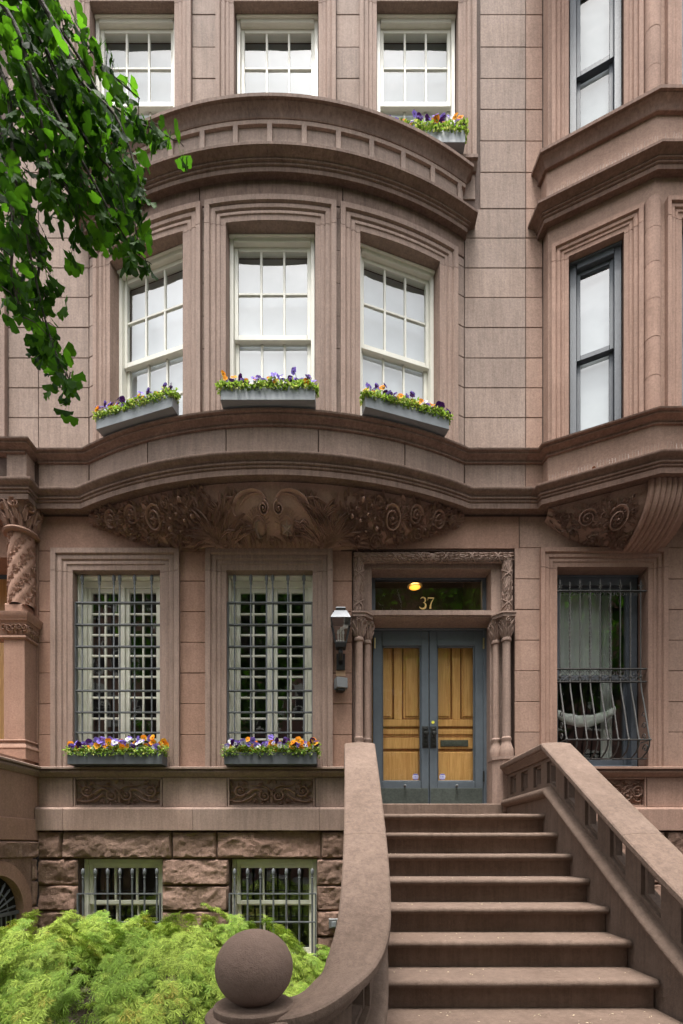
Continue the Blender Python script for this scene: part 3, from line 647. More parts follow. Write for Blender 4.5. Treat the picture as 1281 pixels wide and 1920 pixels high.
for sg in (-1, 1):
    def G(s0, q0):
        f = corb_fn(abs(s0), q0); return lambda a, b, h: (lambda p: (XC + sg * (p[0] - XC), p[1], p[2]))(f(a, b, h))
    # central cartouche: broken scroll arch, C-scrolls, oval shield
    def G2(s0, q0):
        g_ = G(s0, q0); return lambda a, b, h: g_(a, b, h * .55)
    f = G2(.088, .36); r_scroll(m2, f, 0, 0, .062, PI * .55, 1, .013, .06, 1.9, 0)
    f = G2(.0, .34)
    r_ridge(m2, f, bez((.055, .055), (.12, .17), (.30, .15), (.40, .07), 18), (.011, .018), (.05, .06))
    r_ridge(m2, f, bez((.40, .07), (.46, .02), (.47, -.06), (.42, -.07)), (.017, .007), (.06, .04))
    r_ridge(m2, f, bez((.10, .10), (.20, .13), (.30, .09), (.36, .02), 14), (.005, .010), (.02, .03))
    r_ridge(m2, f, bez((.41, .07), (.5, .09), (.58, .08), (.66, .03)), (.014, .008), (.05, .035))
    for q in range(4): r_leaf(m2, f, .39 + .03 * q, .07, 2.0 - .5 * q, .075, .016, .045, .5)
    f = G2(.17, .62); r_boss(m2, f, 0, 0, .085, .022, 20)
    r_ridge(m2, f, [(.085 * math.cos(i * PI / 14), .11 * math.sin(i * PI / 14)) for i in range(29)], .006, .03)
    for i in range(14): r_ridge(m2, f, [(.10 * math.cos(.2 + i * .2), .13 * math.sin(.2 + i * .2)), (.15 * math.cos(.2 + i * .2), .185 * math.sin(.2 + i * .2))], (.0025, .0045), (.012, .02))
    f = G2(.37, .58); r_scroll(m2, f, 0, 0, .055, PI * .1, 1, .010, .045, 1.5, 0)
    f = G2(.44, .74); r_scroll(m2, f, 0, 0, .045, PI * 1.1, -1, .009, .04, 1.4, 5)
    f = G2(.30, .80)
    for i in range(9): r_leaf(m2, f, -.2 + .05 * i, -.02, 2.6 - .25 * i, .12, .016, .03, ru(-.8, .8), 7)
    # acanthus: two ranks of narrow curling leaves
    for base, ln, lo_, hi_, cnt, ht in (((.62, .95), .50, .35, 2.45, 15, .030), ((.70, .80), .30, .1, 2.3, 13, .042), ((.86, .93), .36, .25, 2.2, 12, .030), ((.58, .50), .2, .7, 2.2, 7, .036)):
        f = G(*base)
        for i in range(cnt):
            an = hi_ - (hi_ - lo_) * (i + ru(-.2, .2)) / (cnt - 1); l_ = ln * ru(.75, 1.1)
            r_leaf(m2, f, .04 * math.cos(an), .02, an, l_, .026, ht, (1 if an > 1.4 else -1) * ru(.2, 1.1), 10)
    # fruit, flowers and small scrolls
    f = G(1.04, .48)
    for q in ((0, 0, .05), (.09, .05, .045), (-.05, .09, .04), (.07, -.08, .04), (.17, .02, .035), (-.02, -.12, .035), (.13, .12, .035)): r_rosette(m2, f, q[0], q[1], q[2] * 1.3, .04, 7)
    for q in ((-.1, .03), (.2, -.06), (.03, .16)): r_boss(m2, f, q[0], q[1], .026, .05, 8)
    for i in range(26):
        an = ru(0, 2 * PI); r_leaf(m2, f, .13 * math.cos(an) + .05, .12 * math.sin(an), an + ru(-.8, .8), ru(.07, .13), .018, .03, ru(-1.5, 1.5), 7)
    def rinceau(s0, q0, r, sg2, a0, nl):
        f = G(s0, q0); r_ridge(m2, f, spiral(0, 0, r, 2.1, a0, sg2, 34), (r * .13, r * .07), (.036, .04)); r_rosette(m2, f, 0, 0, r * .42, .045, 6)
        for i in range(nl):
            k = i / nl; an = a0 + sg2 * 2 * PI * 1.15 * k; rr = r * (1.0 - .3 * k)
            for off, l_ in ((.7, .5), (1.25, .36)): r_leaf(m2, f, rr * math.cos(an), rr * math.sin(an), an + sg2 * (PI / 2 - off), r * l_ * ru(.8, 1.2), r * .12, .034, -sg2 * 1.2, 7)
    rinceau(1.43, .44, .115, -1, PI * .8, 15); rinceau(1.72, .36, .085, 1, 0, 11); rinceau(1.76, .72, .07, -1, 2, 9); rinceau(2.02, .46, .085, -1, PI, 11)
    rinceau(1.24, .80, .075, 1, 1.0, 9); rinceau(1.26, .22, .06, -1, 4.0, 8); rinceau(2.2, .5, .045, 1, 0, 7); rinceau(1.55, .86, .06, 1, 3.0, 8)
    f = G(2.27, .5)
    for an in (.0, .5, -.5, 1.1, -1.1, 2.0, -2): r_leaf(m2, f, 0, 0, an, .09, .018, .024, 0, 6)
    for i in range(260):
        s = ru(.55, 2.25); q = ru(.10, .95)
        if s < .72 and q < .72: continue
        f = G(s, q); an = ru(0, 2 * PI) if s > .95 else ru(.6, 2.4)
        r_leaf(m2, f, 0, 0, an, ru(.045, .10), ru(.010, .017), ru(.018, .028), ru(-1.8, 1.8), 6)
    for i in range(30):
        s = ru(.8, 2.15); f = G(s, ru(.15, .92)); sp = spiral(0, 0, ru(.02, .04), ru(.8, 1.5), ru(0, 6), random.choice((-1, 1)), 14); r_ridge(m2, f, sp, (.008, .005), .028)
    for i in range(12):
        f = G(.03 + .055 * i, .94 - .01 * (i % 3)); r_leaf(m2, f, 0, 0, 1.75 - .06 * i + ru(-.2, .2), ru(.1, .18), .016, .022, ru(-.6, .6), 7)
m2.build('carving', 'carve', cb)
# crescent and star on the two shields
m2 = MB(); f = lambda a, b, h: corbel_pt(-.17 + a, .62 - b / .55, h + .032)
r_ridge(m2, f, [(.005 + .05 * math.cos(a), .062 * math.sin(a)) for a in [PI * .35 + PI * 1.3 * i / 14 for i in range(15)]], (.004, .004), .02)
cr = [(.005 + .055 * math.cos(a), .066 * math.sin(a)) for a in [PI * .38 + PI * 1.24 * i / 14 for i in range(15)]]
rows = []
for i, p in enumerate(cr):
    k = math.sin(PI * i / 14); rows.append([f(p[0] + .0, p[1], -.002), f(p[0] + .016 * k, p[1] * (1 - .1 * k), .016 * k + .002), f(p[0] + .034 * k + .001, p[1] * (1 - .2 * k), -.002)])
m2.loft(rows); m2.build('crescent', 'ash', cb)
m2 = MB(); f = lambda a, b, h: corbel_pt(.17 + a, .62 - b / .55, h + .03)
pts = [f((.075 if i % 2 == 0 else .032) * math.sin(PI * i / 6), (.075 if i % 2 == 0 else .032) * math.cos(PI * i / 6), 0) for i in range(12)] + [f(0, 0, .028)]
m2.add(pts, [(i, (i + 1) % 12, 12) for i in range(12)]); m2.build('star', 'ash', cb, smooth=False)

# ------------------------------------------------------------------ entrance of the centre house
zSill = 2.205; DY = 6.42; DF = Frame(0, DY)
dcx = (DL + DR) / 2
# stone surround, set back a little from the wall
for a, b in ((X(661) + .004, DL), (DR, X(965) - .004)):
    MB().fbox(FL, a, b, Z(1165), Z(1031), -.38, -.055, ch=.004).build('door_jamb', 'trim', HO, smooth=False)
    MB().fbox(FL, a, b, zSill - .2, Z(1165) - .004, -.38, -.10, ch=.004).build('door_jamb', 'trim', HO, smooth=False)
MB().fbox(FL, DL - .002, DR + .002, zD1, Z(1031), -.38, -.057, ch=.004).build('door_lintel', 'trim', HO, smooth=False)
# leaf-and-ribbon garland round the head of the door
def garland(p0, p1, r=.066):
    p0, p1 = Vector(p0), Vector(p1); L = (p1 - p0).length; d = (p1 - p0) / L; out_ = Vector((0, -1, 0)); sd_ = d.cross(out_)
    def fn(a, b, h):                     # a along, b round the girth (metres), h out
        t = b / r; rr = r * .92 + h; return p0 + d * a + sd_ * math.sin(t) * rr + out_ * (math.cos(t) * rr)
    mb = MB(); mb.loft([[fn(L * i / 8, r * t, 0) for t in [-PI / 2 + PI * j / 8 for j in range(9)]] for i in range(9)])
    n = int(L / .058)
    for i in range(n):
        a = (i + .3) * L / n
        for b, an in ((-.05, .25), (0.0, 0), (.05, -.25), (-.085, .3), (.085, -.3)):
            r_leaf(mb, fn, a + ru(-.01, .01), b, (an + ru(-.25, .25)) if a < L / 2 or True else 0, .085, .02, .017, 0, 4)
    nr = max(2, int(L / .27))
    for i in range(nr):
        a = (i + .5) * L / nr
        for sg in (-1, 1): r_ridge(mb, fn, [(a + .07 * sg * k, r * k * 1.45) for k in [-1 + .2 * j for j in range(11)]], .011, .022, 4)
    return mb.build('garland', 'trim', HO)
xl, xr, zt_ = X(673), X(951), Z(1046); yg = W + .02
garland((xl, yg, Z(1160)), (xl, yg, zt_ - .03)); garland((xr, yg, Z(1160)), (xr, yg, zt_ - .03))
garland((dcx, yg, zt_), (xl - .03, yg, zt_)); garland((dcx, yg, zt_), (xr + .03, yg, zt_))
# transom bar
MB().sweep([(-.30, 4.56), (-.12, 4.565), (-.06, 4.58), (-.02, 4.60), (-.02, 4.612), (0.0, 4.615), (0.0, 4.675), (-.02, 4.682), (-.36, 4.69)], [(DL - .05, W), (DR + .05, W)]).build('transom_bar', 'trim', HO)
# clustered colonnettes, capitals, plinths
def colonnette(x, y, r):
    mb = MB(); mb.lathe([(r, 3.05), (r * .97, 3.6), (r * .93, 4.27)], (x, y, 0), 16, caps=False); mb.build('column', 'trim', HO)
    mb = MB(); mb.lathe([(r * 1.75, 2.80), (r * 1.8, 2.85), (r * 1.72, 2.9), (r * 1.35, 2.95), (r * 1.12, 3.0), (r * 1.3, 3.02), (r * 1.3, 3.04), (r * 1.05, 3.05), (r, 3.06)], (x, y, 0), 16); mb.build('column_base', 'trim', HO)
    mb = MB(); mb.lathe([(r * .95, 4.26), (r * 1.2, 4.265), (r * 1.28, 4.285), (r * 1.15, 4.3), (r * 1.0, 4.31), (r * 1.15, 4.4), (r * 1.6, 4.5), (r * 1.9, 4.545)], (x, y, 0), 16, caps=False)
    for lv, rr, ln, hh in ((4.315, r * 1.02, .11, .018), (4.37, r * 1.12, .12, .022)):
        for j in range(9):
            a0 = 2 * PI * (j + (.5 if lv > 4.35 else 0)) / 9
            fn = lambda s, t, h: (x + (rr + h + t * .28) * math.cos(a0 + s / rr), y + (rr + h + t * .28) * math.sin(a0 + s / rr), lv + t)
            r_leaf(mb, fn, 0, 0, PI / 2, ln, .02, hh, 0, 5)
    for j in range(6):
        a0 = 2 * PI * j / 6 - PI / 2
        fn = lambda s, t, h: (x + (r * 1.7 + h) * math.cos(a0 + s / (r * 1.7)), y + (r * 1.7 + h) * math.sin(a0 + s / (r * 1.7)), 4.5 + t)
        r_ridge(mb, fn, spiral(0, 0, .032, 1.4, PI / 2, 1, 14), (.009, .006), .024); r_boss(mb, fn, 0, 0, .012, .03, 6)
    mb.build('capital', 'trim', HO)
for sg in (-1, 1):
    xo, xi = dcx + sg * .932, dcx + sg * .828
    colonnette(xo, 6.125, .05); colonnette(xi, 6.215, .046)
    ring = [(xo + sg * .085, 6.2), (xo + sg * .085, 6.03), (xo - sg * .07, 6.03), (xi - sg * .068, 6.13), (xi - sg * .068, 6.3), (xo + sg * .085, 6.3)]
    for z0, z1, e, nm in ((4.545, 4.585, 0.0, 'abacus'), (4.585, 4.605, .012, 'abacus'), (2.76, 2.80, .012, 'plinth'), (zSill - .1, 2.76, .002, 'plinth')):
        cx_ = sum(p[0] for p in ring) / 6; pts = [(p[0] + (e if p[0] > cx_ else -e), p[1] - (e if p[1] < 6.25 else 0)) for p in ring]
        mb = MB(); mb.loft([[(p[0], p[1], z0) for p in pts], [(p[0], p[1], z1) for p in pts]], close=True, caps=True); mb.build(nm, 'trim', HO, smooth=False)
# transom light with the house number
mb = MB(); zt0, zt1 = 4.68, zD1 + .01
mb.fbox(DF, DL - .06, DL + .06, zt0, zt1, -.06, .01, ch=.004); mb.fbox(DF, DR - .055, DR + .06, zt0, zt1, -.06, .01, ch=.004)
mb.fbox(DF, DL + .06, DR - .055, zt1 - .03, zt1, -.06, .01, ch=.004); mb.fbox(DF, DL + .06, DR - .055, zt0, zt0 + .02, -.06, .01, ch=.004)
tr = mb.build('transom_window', 'slatedk', HO, smooth=False)
pane(DF, DL + .06, DR - .055, zt0 + .02, zt1 - .03, -.02, tr, 'doorglass')
def ribbon(mb, fr, pts, w, wv):
    rows = []
    for i, p in enumerate(pts):
        a = pts[max(i - 1, 0)]; b = pts[min(i + 1, len(pts) - 1)]; l = math.hypot(b[0] - a[0], b[1] - a[1]) or 1
        nx, ny = -(b[1] - a[1]) / l, (b[0] - a[0]) / l; k = wv[i] if isinstance(wv, list) else wv
        rows.append([fr(p[0] + nx * k, p[1] + ny * k, w), fr(p[0] - nx * k, p[1] - ny * k, w)])
    mb.loft(rows)
nx0, nz0, nh = X(787, 6.42), Z(1140.5, 6.42), .155
mb = MB()
def arcp(cx, cz, rx, rz, a0, a1, n=16): return [(cx + rx * math.cos(math.radians(a0 + (a1 - a0) * i / n)), cz + rz * math.sin(math.radians(a0 + (a1 - a0) * i / n))) for i in range(n + 1)]
def thick(n, a, b): return [a + (b - a) * math.sin(PI * i / n) for i in range(n + 1)]
u = nx0 + .045
ribbon(mb, DF, arcp(u, nz0 + .115, .034, .036, 150, -85), -.012, thick(16, .003, .010)); ribbon(mb, DF, arcp(u - .004, nz0 + .042, .044, .042, 82, -160), -.0125, thick(16, .003, .012))
mb.lathe([(.0001, 0), (.0001, 0)], (0, 0, 0), 3) if False else None
u = nx0 + .11
ribbon(mb, DF, [(u, nz0 + .142), (u + .085, nz0 + .142)], -.012, .0075); ribbon(mb, DF, [(u + .004, nz0 + .146), (u + .001, nz0 + .112)], -.0125, .003)
ribbon(mb, DF, [(u + .081, nz0 + .14), (u + .05, nz0 + .085), (u + .036, nz0 + .04), (u + .034, nz0)], -.0122, [.004, .007, .011, .013])
nb_ = mb.build('house_number', 'gold', tr, smooth=False, recalc=False); nb_['label'] = 'gold number 37 on the transom glass'
# outer doors
zd1 = 4.565
mb = MB(); mb.fbox(DF, DL - .06, DL + .012, zSill, zd1, -.08, .02, ch=.004); mb.fbox(DF, DR - .04, DR + .06, zSill, zd1, -.08, .02, ch=.004); mb.fbox(DF, DL + .012, DR - .04, zd1 - .03, zd1 + .1, -.08, .02, ch=.004)
mb.build('door_frame', 'slate', HO, smooth=False)
xm = X(805, DY)
def outer_door(u0, u1, g0, g1, hinge):
    z0, z1 = zSill + .008, zd1 - .034; gz0, gz1 = Z(1465.5, DY), Z(1210.5, DY)
    mb = MB(); mb.fbox(DF, u0, g0, z0, z1, -.05, .0, ch=.004); mb.fbox(DF, g1, u1, z0, z1, -.05, .0, ch=.004)
    mb.fbox(DF, g0, g1, gz1, z1, -.05, -.001, ch=.004); mb.fbox(DF, g0, g1, z0, gz0, -.05, -.001, ch=.004)
    for a, b, c, d in ((g0, g0 + .018, gz0, gz1), (g1 - .018, g1, gz0, gz1), (g0 + .018, g1 - .018, gz1 - .018, gz1), (g0 + .018, g1 - .018, gz0, gz0 + .018)): mb.fbox(DF, a, b, c, d, -.045, -.014, ch=.006)
    d_ = mb.build('door', 'slate', HO, smooth=False)
    pane(DF, g0 + .018, g1 - .018, gz0 + .018, gz1 - .018, -.03, d_, 'doorglass')
    MB().fbox(DF, u0 + .012, u1 - .012, z0 + .004, Z(1478, DY), 0.001, .006, ch=.002).build('kick_plate', 'kick', d_, smooth=False)
    for zz in (zd1 - .28, zd1 - .14 - 1.9):
        m = MB(); m.tube([DF(hinge, zz, .026), DF(hinge, zz + .14, .026)], .011, 8); m.build('hinge', 'brass' if zz > 3.5 else 'bronze', d_)
    c = (u0 + u1) / 2 + (.05 if u0 < 1 else -.0); m = MB(); m.lathe([(.017, 0), (.017, .006), (.008, .01), (.008, .03), (.016, .034), (.018, .044), (.012, .054), (.0005, .056)], (0, 0, 0), 12)
    m.v = [DF(c + p[0], Z(1473.5, DY) + p[1], p[2]) for p in m.v]; m.build('knob', 'steel', d_)
    return d_
dl = outer_door(X(699.5, DY), xm - .004, X(716.5, DY), X(790, DY), X(702.5, DY)); dr = outer_door(xm + .004, X(906.5, DY), X(820, DY), X(891, DY), X(906, DY))
for d_, xx in ((dl, X(797.5, DY)), (dr, X(812.5, DY))):
    zz0, zz1 = Z(1402, DY), Z(1362, DY)
    m = MB(); m.fbox(DF, xx - .04, xx + .04, zz0, zz1, .001, .012, ch=.004); m.fbox(DF, xx - .03, xx + .03, zz0 + .015, zz1 - .015, .012, .018, ch=.004)
    for q in range(5): m.fbox(DF, xx - .022, xx + .022, zz0 + .03 + q * .05, zz0 + .05 + q * .05, .018, .023, ch=.005)
    hp = m.build('handle_plate', 'bronze', d_, smooth=False)
    m = MB(); m.lathe([(.012, 0), (.012, .03), (.03, .045), (.034, .06), (.026, .074), (.0005, .08)], (0, 0, 0), 14)
    m.v = [DF(xx + p[0], (zz0 + zz1) / 2 + .03 + p[1], .018 + p[2]) for p in m.v]; m.build('handle', 'bronze', d_)
for d_, px_ in ((dl, 780), (dr, 830.5)):
    cx_, cz_ = X(px_, DY), Z(1456, DY); oct_ = lambda r: [DF(cx_ + r * math.cos(PI / 8 + PI / 4 * i), cz_ + r * math.sin(PI / 8 + PI / 4 * i), -.0275) for i in range(8)]
    m = MB(); m.add(oct_(.043), [tuple(range(8))]); m.mi = 1
    for zz in (-.03, .03): m.fbox(DF, cx_ - .03, cx_ + .03, cz_ + zz - .007, cz_ + zz + .007, -.0272, -.0262)
    m.fbox(DF, cx_ - .04, cx_ + .04, cz_ - .013, cz_ - .009, -.0272, -.0262); m.fbox(DF, cx_ - .04, cx_ + .04, cz_ + .010, cz_ + .014, -.0272, -.0262)
    for q in (-.02, 0, .02): m.fbox(DF, cx_ + q - .005, cx_ + q + .005, cz_ - .006, cz_ + .007, -.0272, -.0262)
    m.build('sticker', ['stwhite', 'stblue'], d_, smooth=False, recalc=False)
m = MB(); cx_, cz_ = X(812, DY), Z(1354.5, DY); m.add([DF(cx_ + .022 * math.cos(PI / 3 * i), cz_ + .022 * math.sin(PI / 3 * i), .003) for i in range(6)], [tuple(range(6))]); m.build('sticker', 'styel', dr, smooth=False, recalc=False)
# panelled oak inner doors behind the glass
IY = DY + .13; IF = Frame(0, IY)
def inner_door(u0, u1, slot):
    z0, z1 = zSill, 4.62; s = .075
    mb = MB(); mb.fbox(IF, u0, u1, z0, z1, -.06, -.022); d_ = mb.build('inner_door', 'wood', HO, smooth=False)
    zA_, zB_, zC_, zD_ = Z(1349, IY), Z(1362, IY), Z(1383, IY), Z(1404, IY)
    for a, b, c, e in ((u0, u0 + s, z0, z1), (u1 - s, u1, z0, z1), (u0 + s, u1 - s, zB_, zA_), (u0 + s, u1 - s, zD_ + .0, zC_), (u0 + s, u1 - s, z0, z0 + .2), (u0 + s, u1 - s, z1 - .12, z1), ((u0 + u1) / 2 - .055, (u0 + u1) / 2 + .055, zA_, z1 - .12)):
        MB().fbox(IF, a, b, c, e, -.022, .0, ch=.004).build('rail', 'wood', d_, smooth=False)
    c = (u0 + u1) / 2
    for a, b, e, f in ((u0 + s, c - .055, zA_, z1 - .12), (c + .055, u1 - s, zA_, z1 - .12), (u0 + s, u1 - s, zC_, zB_), (u0 + s, u1 - s, z0 + .2, zD_)):
        mb = MB(); k = .02
        for q in ((a, a + k, e, f), (b - k, b, e, f), (a + k, b - k, f - k, f), (a + k, b - k, e, e + k)): mb.fbox(IF, *q, -.022, -.004, ch=.008)
        mb.build('panel_moulding', 'wooddk', d_, smooth=False)
        MB().fbox(IF, a + k + .018, b - k - .018, e + k + .018, f - k - .018, -.024, -.006, ch=.012).build('panel', 'wood', d_, smooth=False)
    if slot: 
        mb = MB(); mb.fbox(IF, X(826, IY), X(878, IY), Z(1400, IY), Z(1388, IY), .001, .012, ch=.003); mb.fbox(IF, X(834, IY), X(870, IY), Z(1397, IY), Z(1391, IY), .012, .016, ch=.002); mb.build('mail_slot', 'kick', d_, smooth=False)
inner_door(DL - .02, xm - .003, False); inner_door(xm + .003, DR + .02, True)
mb = MB(); mb.box(DL - .1, DR + .1, 7.9, 7.95, 2.1, 5.9); mb.box(DL - .14, DL - .06, 6.56, 7.9, 2.1, 5.9); mb.box(DR + .06, DR + .14, 6.56, 7.9, 2.1, 5.9); mb.box(DL - .1, DR + .1, 6.56, 7.95, 5.9, 6.0); mb.build('vestibule_wall', 'dark', HO, smooth=False)
lp = thing('ceiling_lamp', 'warm lit ceiling lamp glowing through the dark transom above the front door', 'lamp', P(778, 1100, 7.3))
p = P(778, 1103.5, 7.3); m = MB(); m.lathe([(.02, .05), (.11, .045), (.115, .03), (.105, .025)], p, 18); m.build('lamp_fitting', 'brass', lp)
M['glow'] = emit('lamp_glow', (1.0, 0.42, 0.07), 0.13)
m = MB(); m.lathe([(.085, .025), (.08, .016), (.05, .013), (.001, .012)], p, 18); m.build('lamp_shade', 'glow', lp)
ld = bpy.data.lights.new('vestibule_light', 'POINT'); ld.energy = 1.2; ld.color = (1, .7, .35); ld.shadow_soft_size = .1
lo = bpy.data.objects.new('vestibule_light', ld); reg(lo, (p.x, p.y, p.z - .15), lp)

# ------------------------------------------------------------------ wall lantern and door camera
LA = thing('wall_lantern', 'tapered grey metal lantern with candle bulbs on the pier beside the front door', 'lantern', (X(639, 5.98), 6.0, Z(1245)))
lx, ly = X(639, 5.98), 5.98
zk = lambda y: Z(y, 5.98)
def sqring(h, z): return [(lx - h, ly - h, z), (lx + h, ly - h, z), (lx + h, ly + h, z), (lx - h, ly + h, z)]
zt, zb_ = zk(1165.5), zk(1207); ht_, hb_ = .118, .060
m = MB(); m.loft([sqring(ht_ + .006, zt), sqring(ht_, zt + .012), sqring(.075, zk(1150)), sqring(.062, zk(1149))], close=True, caps=True); m.build('lantern_hood', 'copper', LA, smooth=False)
m = MB(); m.loft([sqring(.056, zk(1149)), sqring(.056, zk(1144))], close=True, caps=True); m.build('vent', 'black', LA, smooth=False)
m = MB(); m.loft([sqring(.062, zk(1144)), sqring(.058, zk(1142)), sqring(.03, zk(1140.5))], close=True, caps=True); m.build('hood_cap', 'copper', LA, smooth=False)
for sx in (-1, 1):
    for sy in (-1, 1): m = MB(); m.tube([(lx + sx * hb_, ly + sy * hb_, zb_), (lx + sx * ht_, ly + sy * ht_, zt)], .009, 4, sq=True); m.build('frame_bar', 'black', LA, smooth=False)
m = MB(); m.loft([sqring(hb_ + .01, zb_), sqring(hb_ + .01, zb_ - .012), sqring(hb_ * .95, zb_ - .06), sqring(.03, zb_ - .065)], close=True, caps=True); m.build('lantern_base', 'black', LA, smooth=False)
for a, b in ((0, 1), (1, 2), (2, 3), (3, 0)):
    A, B = sqring(hb_ - .003, zb_), sqring(ht_ - .006, zt); m = MB(); m.add([A[a], A[b], B[b], B[a]], [(0, 1, 2, 3)]); m.build('pane', 'lampglass', LA, smooth=False, recalc=False)
for q in (-.03, 0, .03):
    m = MB(); m.tube([(lx + q, ly, zb_), (lx + q, ly, zb_ + .11 + (.03 if q == 0 else 0))], .009, 8); m.build('candle_tube', 'white', LA)
    m = MB(); m.lathe([(.006, 0), (.016, .02), (.014, .04), (.003, .065)], (lx + q, ly, zb_ + .11 + (.03 if q == 0 else 0)), 10); m.build('bulb', 'bulb', LA)
m = MB(); m.tube([(lx, ly, zb_ - .06), (lx, ly - .0, zb_ - .1), (lx, ly + .06, zb_ - .16), (lx, W, zb_ - .19)], [.02, .028, .03, .03], 10)
m.box(lx - .055, lx + .055, W - .035, W + .005, zb_ - .27, zb_ - .07); m.build('bracket', 'black', LA, smooth=False)
m = MB(); m.box(lx - .06, lx + .06, W - .006, W + .01, zb_ - .34, zb_ - .272); m.build('mounting_patch', 'pale', LA, smooth=False)
CM = thing('door_camera', 'small grey metal camera box fixed to the pier below the lantern', 'camera', (X(643), W, Z(1296)))
bx, bz = X(643, 6.05), Z(1281, 6.05); fr = Frame(bx, 6.04, math.radians(18))
m = MB(); m.fbox(fr, -.085, .06, bz - .065, bz + .065, -.1, .02, ch=.006); m.build('housing', 'steel', CM, smooth=False)
fr2 = Frame(*fr(.061, 0, -.03)[:2], math.radians(108)); m = MB(); m.lathe([(.016, 0), (.014, .012), (.006, .013)], (0, 0, 0), 12); m.v = [fr(.062 + p[2], bz + .03 + p[1], -.035 + p[0]) for p in m.v]; m.build('lens', 'black', CM)
m = MB(); m.fbox(fr, -.06, .03, bz - .095, bz - .064, -.1, 0.0, ch=.004); m.build('mount', 'black', CM, smooth=False)

# ------------------------------------------------------------------ iron grilles
def spear_mesh():
    m = MB(); prof = [(.0105, 0), (.0105, .004), (.017, .01), (.017, .018), (.012, .024), (.016, .03), (.016, .036), (.013, .042), (.021, .06), (.023, .075), (.021, .115), (.004, .135)]
    m.lathe(prof, (0, 0, 0), 8); return m
def grille(name, label, xs, zr_, z0, ztip, y, u0, u1, group, shaft=.0105):
    G_ = thing(name, label, 'window grille', ((u0 + u1) / 2, y, z0), group); H = ztip - z0 - .135
    me = None
    for x in xs:
        if me is None:
            m = MB(); m.tube([(0, 0, 0), (0, 0, H)], shaft, 8); s_ = spear_mesh(); m.add([(p[0], p[1], p[2] + H) for p in s_.v], s_.f)
            m.v = [(p[0] + x, p[1] + y, p[2] + z0) for p in m.v]; me = m.build('bar', 'iron', G_)
        else: inst(me, 'bar', G_, (x, y, z0), None)
    me = None
    for z in zr_:
        if me is None: m = MB(); m.box(u0, u1, y - .024, y + .024, z - .007, z + .007); me = m.build('rail', 'iron', G_, smooth=False)
        else: inst(me, 'rail', G_, ((u0 + u1) / 2, y, z - .007))
    for u_ in (u0, u1): m = MB(); m.box(u_ - .008, u_ + .008, y - .02, y + .02, z0, max(zr_) + .007); m.build('side_bar', 'iron', G_, smooth=False)
    return G_
gy = W + .06; k = gy / W
for nm, f, pxs in (('first', f1, (154.4, 186.4, 213.6, 224.7, 252.6, 284.7)), ('second', f2, (440, 470.5, 500, 511.5, 540, 570))):
    grille('window_grille', 'iron spear-tipped bar grille before the cream window ' + ('nearest the twisted carved column' if nm == 'first' else 'nearest the wall lantern'), [X(v, gy) for v in pxs], [Z(v, gy) for v in (1131, 1172, 1213, 1254, 1295.6, 1336, 1374)], zS1 + .01, Z(1077, gy), gy, f[0] + .012, f[1] - .012, 'spear-tipped grilles of the cream windows')
gy = W - .03
for nm, b_ in (('first', b1), ('second', b2)):
    n = 7; xs = [b_[0] + .075 + (b_[1] - b_[0] - .13) * i / (n - 1) for i in range(n)]
    grille('basement_grille', 'low iron spear-tipped grille on the basement window ' + ('nearest the arched gate' if nm == 'first' else 'nearest the stone ball'), xs, [Z(1676, gy), Z(1729, gy), .3], .2, Z(1628, gy), gy, b_[0] + .012, b_[1] - .012, 'low grilles of the basement windows', .0125)

# ------------------------------------------------------------------ house to the right: redder stone, canted bay
RH = thing('red_brownstone_house', 'reddish brownstone house with canted bay, dark window frames and bulging iron grille', 'house', (4.4, 7, 0))
RX1 = 7.0; RL = X(965)
rw = (X(1044), X(1216)); zrw = Z(1063)
for a, b, c, d in ((PR, RX1, -.1, zW1), (PR, rw[0], zS1 - .01, zrw), (rw[1], RX1, zS1 - .01, zrw), (PR, RX1, zrw, zC1)): wallbox(FL, a, b, c, d, RH)
wallbox(FL, PR, 2.6, zC1, ZT, RH); wallbox(FL, PR, RX1, zW1, zS1 - .01, RH, w1=-.075)
for i, y in enumerate((1558, 1608, 1657, 1706, 1756)):
    us = [2.35, 3.0, 3.72, 4.5, 5.4, 6.3] if i % 2 else [2.35, 2.7, 3.4, 4.1, 4.9, 5.8, 6.6]
    for a, b in zip(us[:-1], us[1:]): rock_block(FL, a, b, Z(y + 49), Z(y), RH, .06)
MB().sweep(wt, [(X(965) + .002, W), (RX1, W)]).build('water_table', 'redtrim', RH)
pr_ = (X(1130), X(1213))
block(FL, X(965), pr_[0], zp0, zp1, RH, 'redtrim'); block(FL, pr_[1], RX1, zp0, zp1, RH, 'redtrim')
carved_panel(FL, pr_[0], pr_[1], zp0, zp1, RH, 'redtrim', 'redtrim')
MB().sweep(sc_prof, [(X(966), W), (RX1, W)]).build('sill_course', 'redtrim', RH)
zjr = [zS1] + [Z(y) for y in (1373, 1316, 1258, 1200.5, 1143, 1085.5, 1027)]
courses(FL, RL, X(1015), zjr, RH, 'redash'); courses(FL, X(1249), X(1249) + .62, zjr, RH, 'redash'); courses(FL, X(1249) + .62, RX1, zjr, RH, 'redash')
for a, b in ((X(974), X(1130)), (X(1130), X(1249)), (X(1249), RX1)): block(FL, a, b, Z(1027), zC0, RH, 'redash')
architrave(FL, rw[0], rw[1], zS1, zrw, RH, 'redtrim', sc=.93)
wn = sash_window(FL, rw[0] + .01, rw[1] - .01, zS1, zrw, RH, 'slatedk', 1, 1, wf=-.2, cas=.09, pane_backing=None, glass='glasslow', head=.13)
dark_room(FL, rw[0], rw[1], zS1, zrw, RH, 1.9)
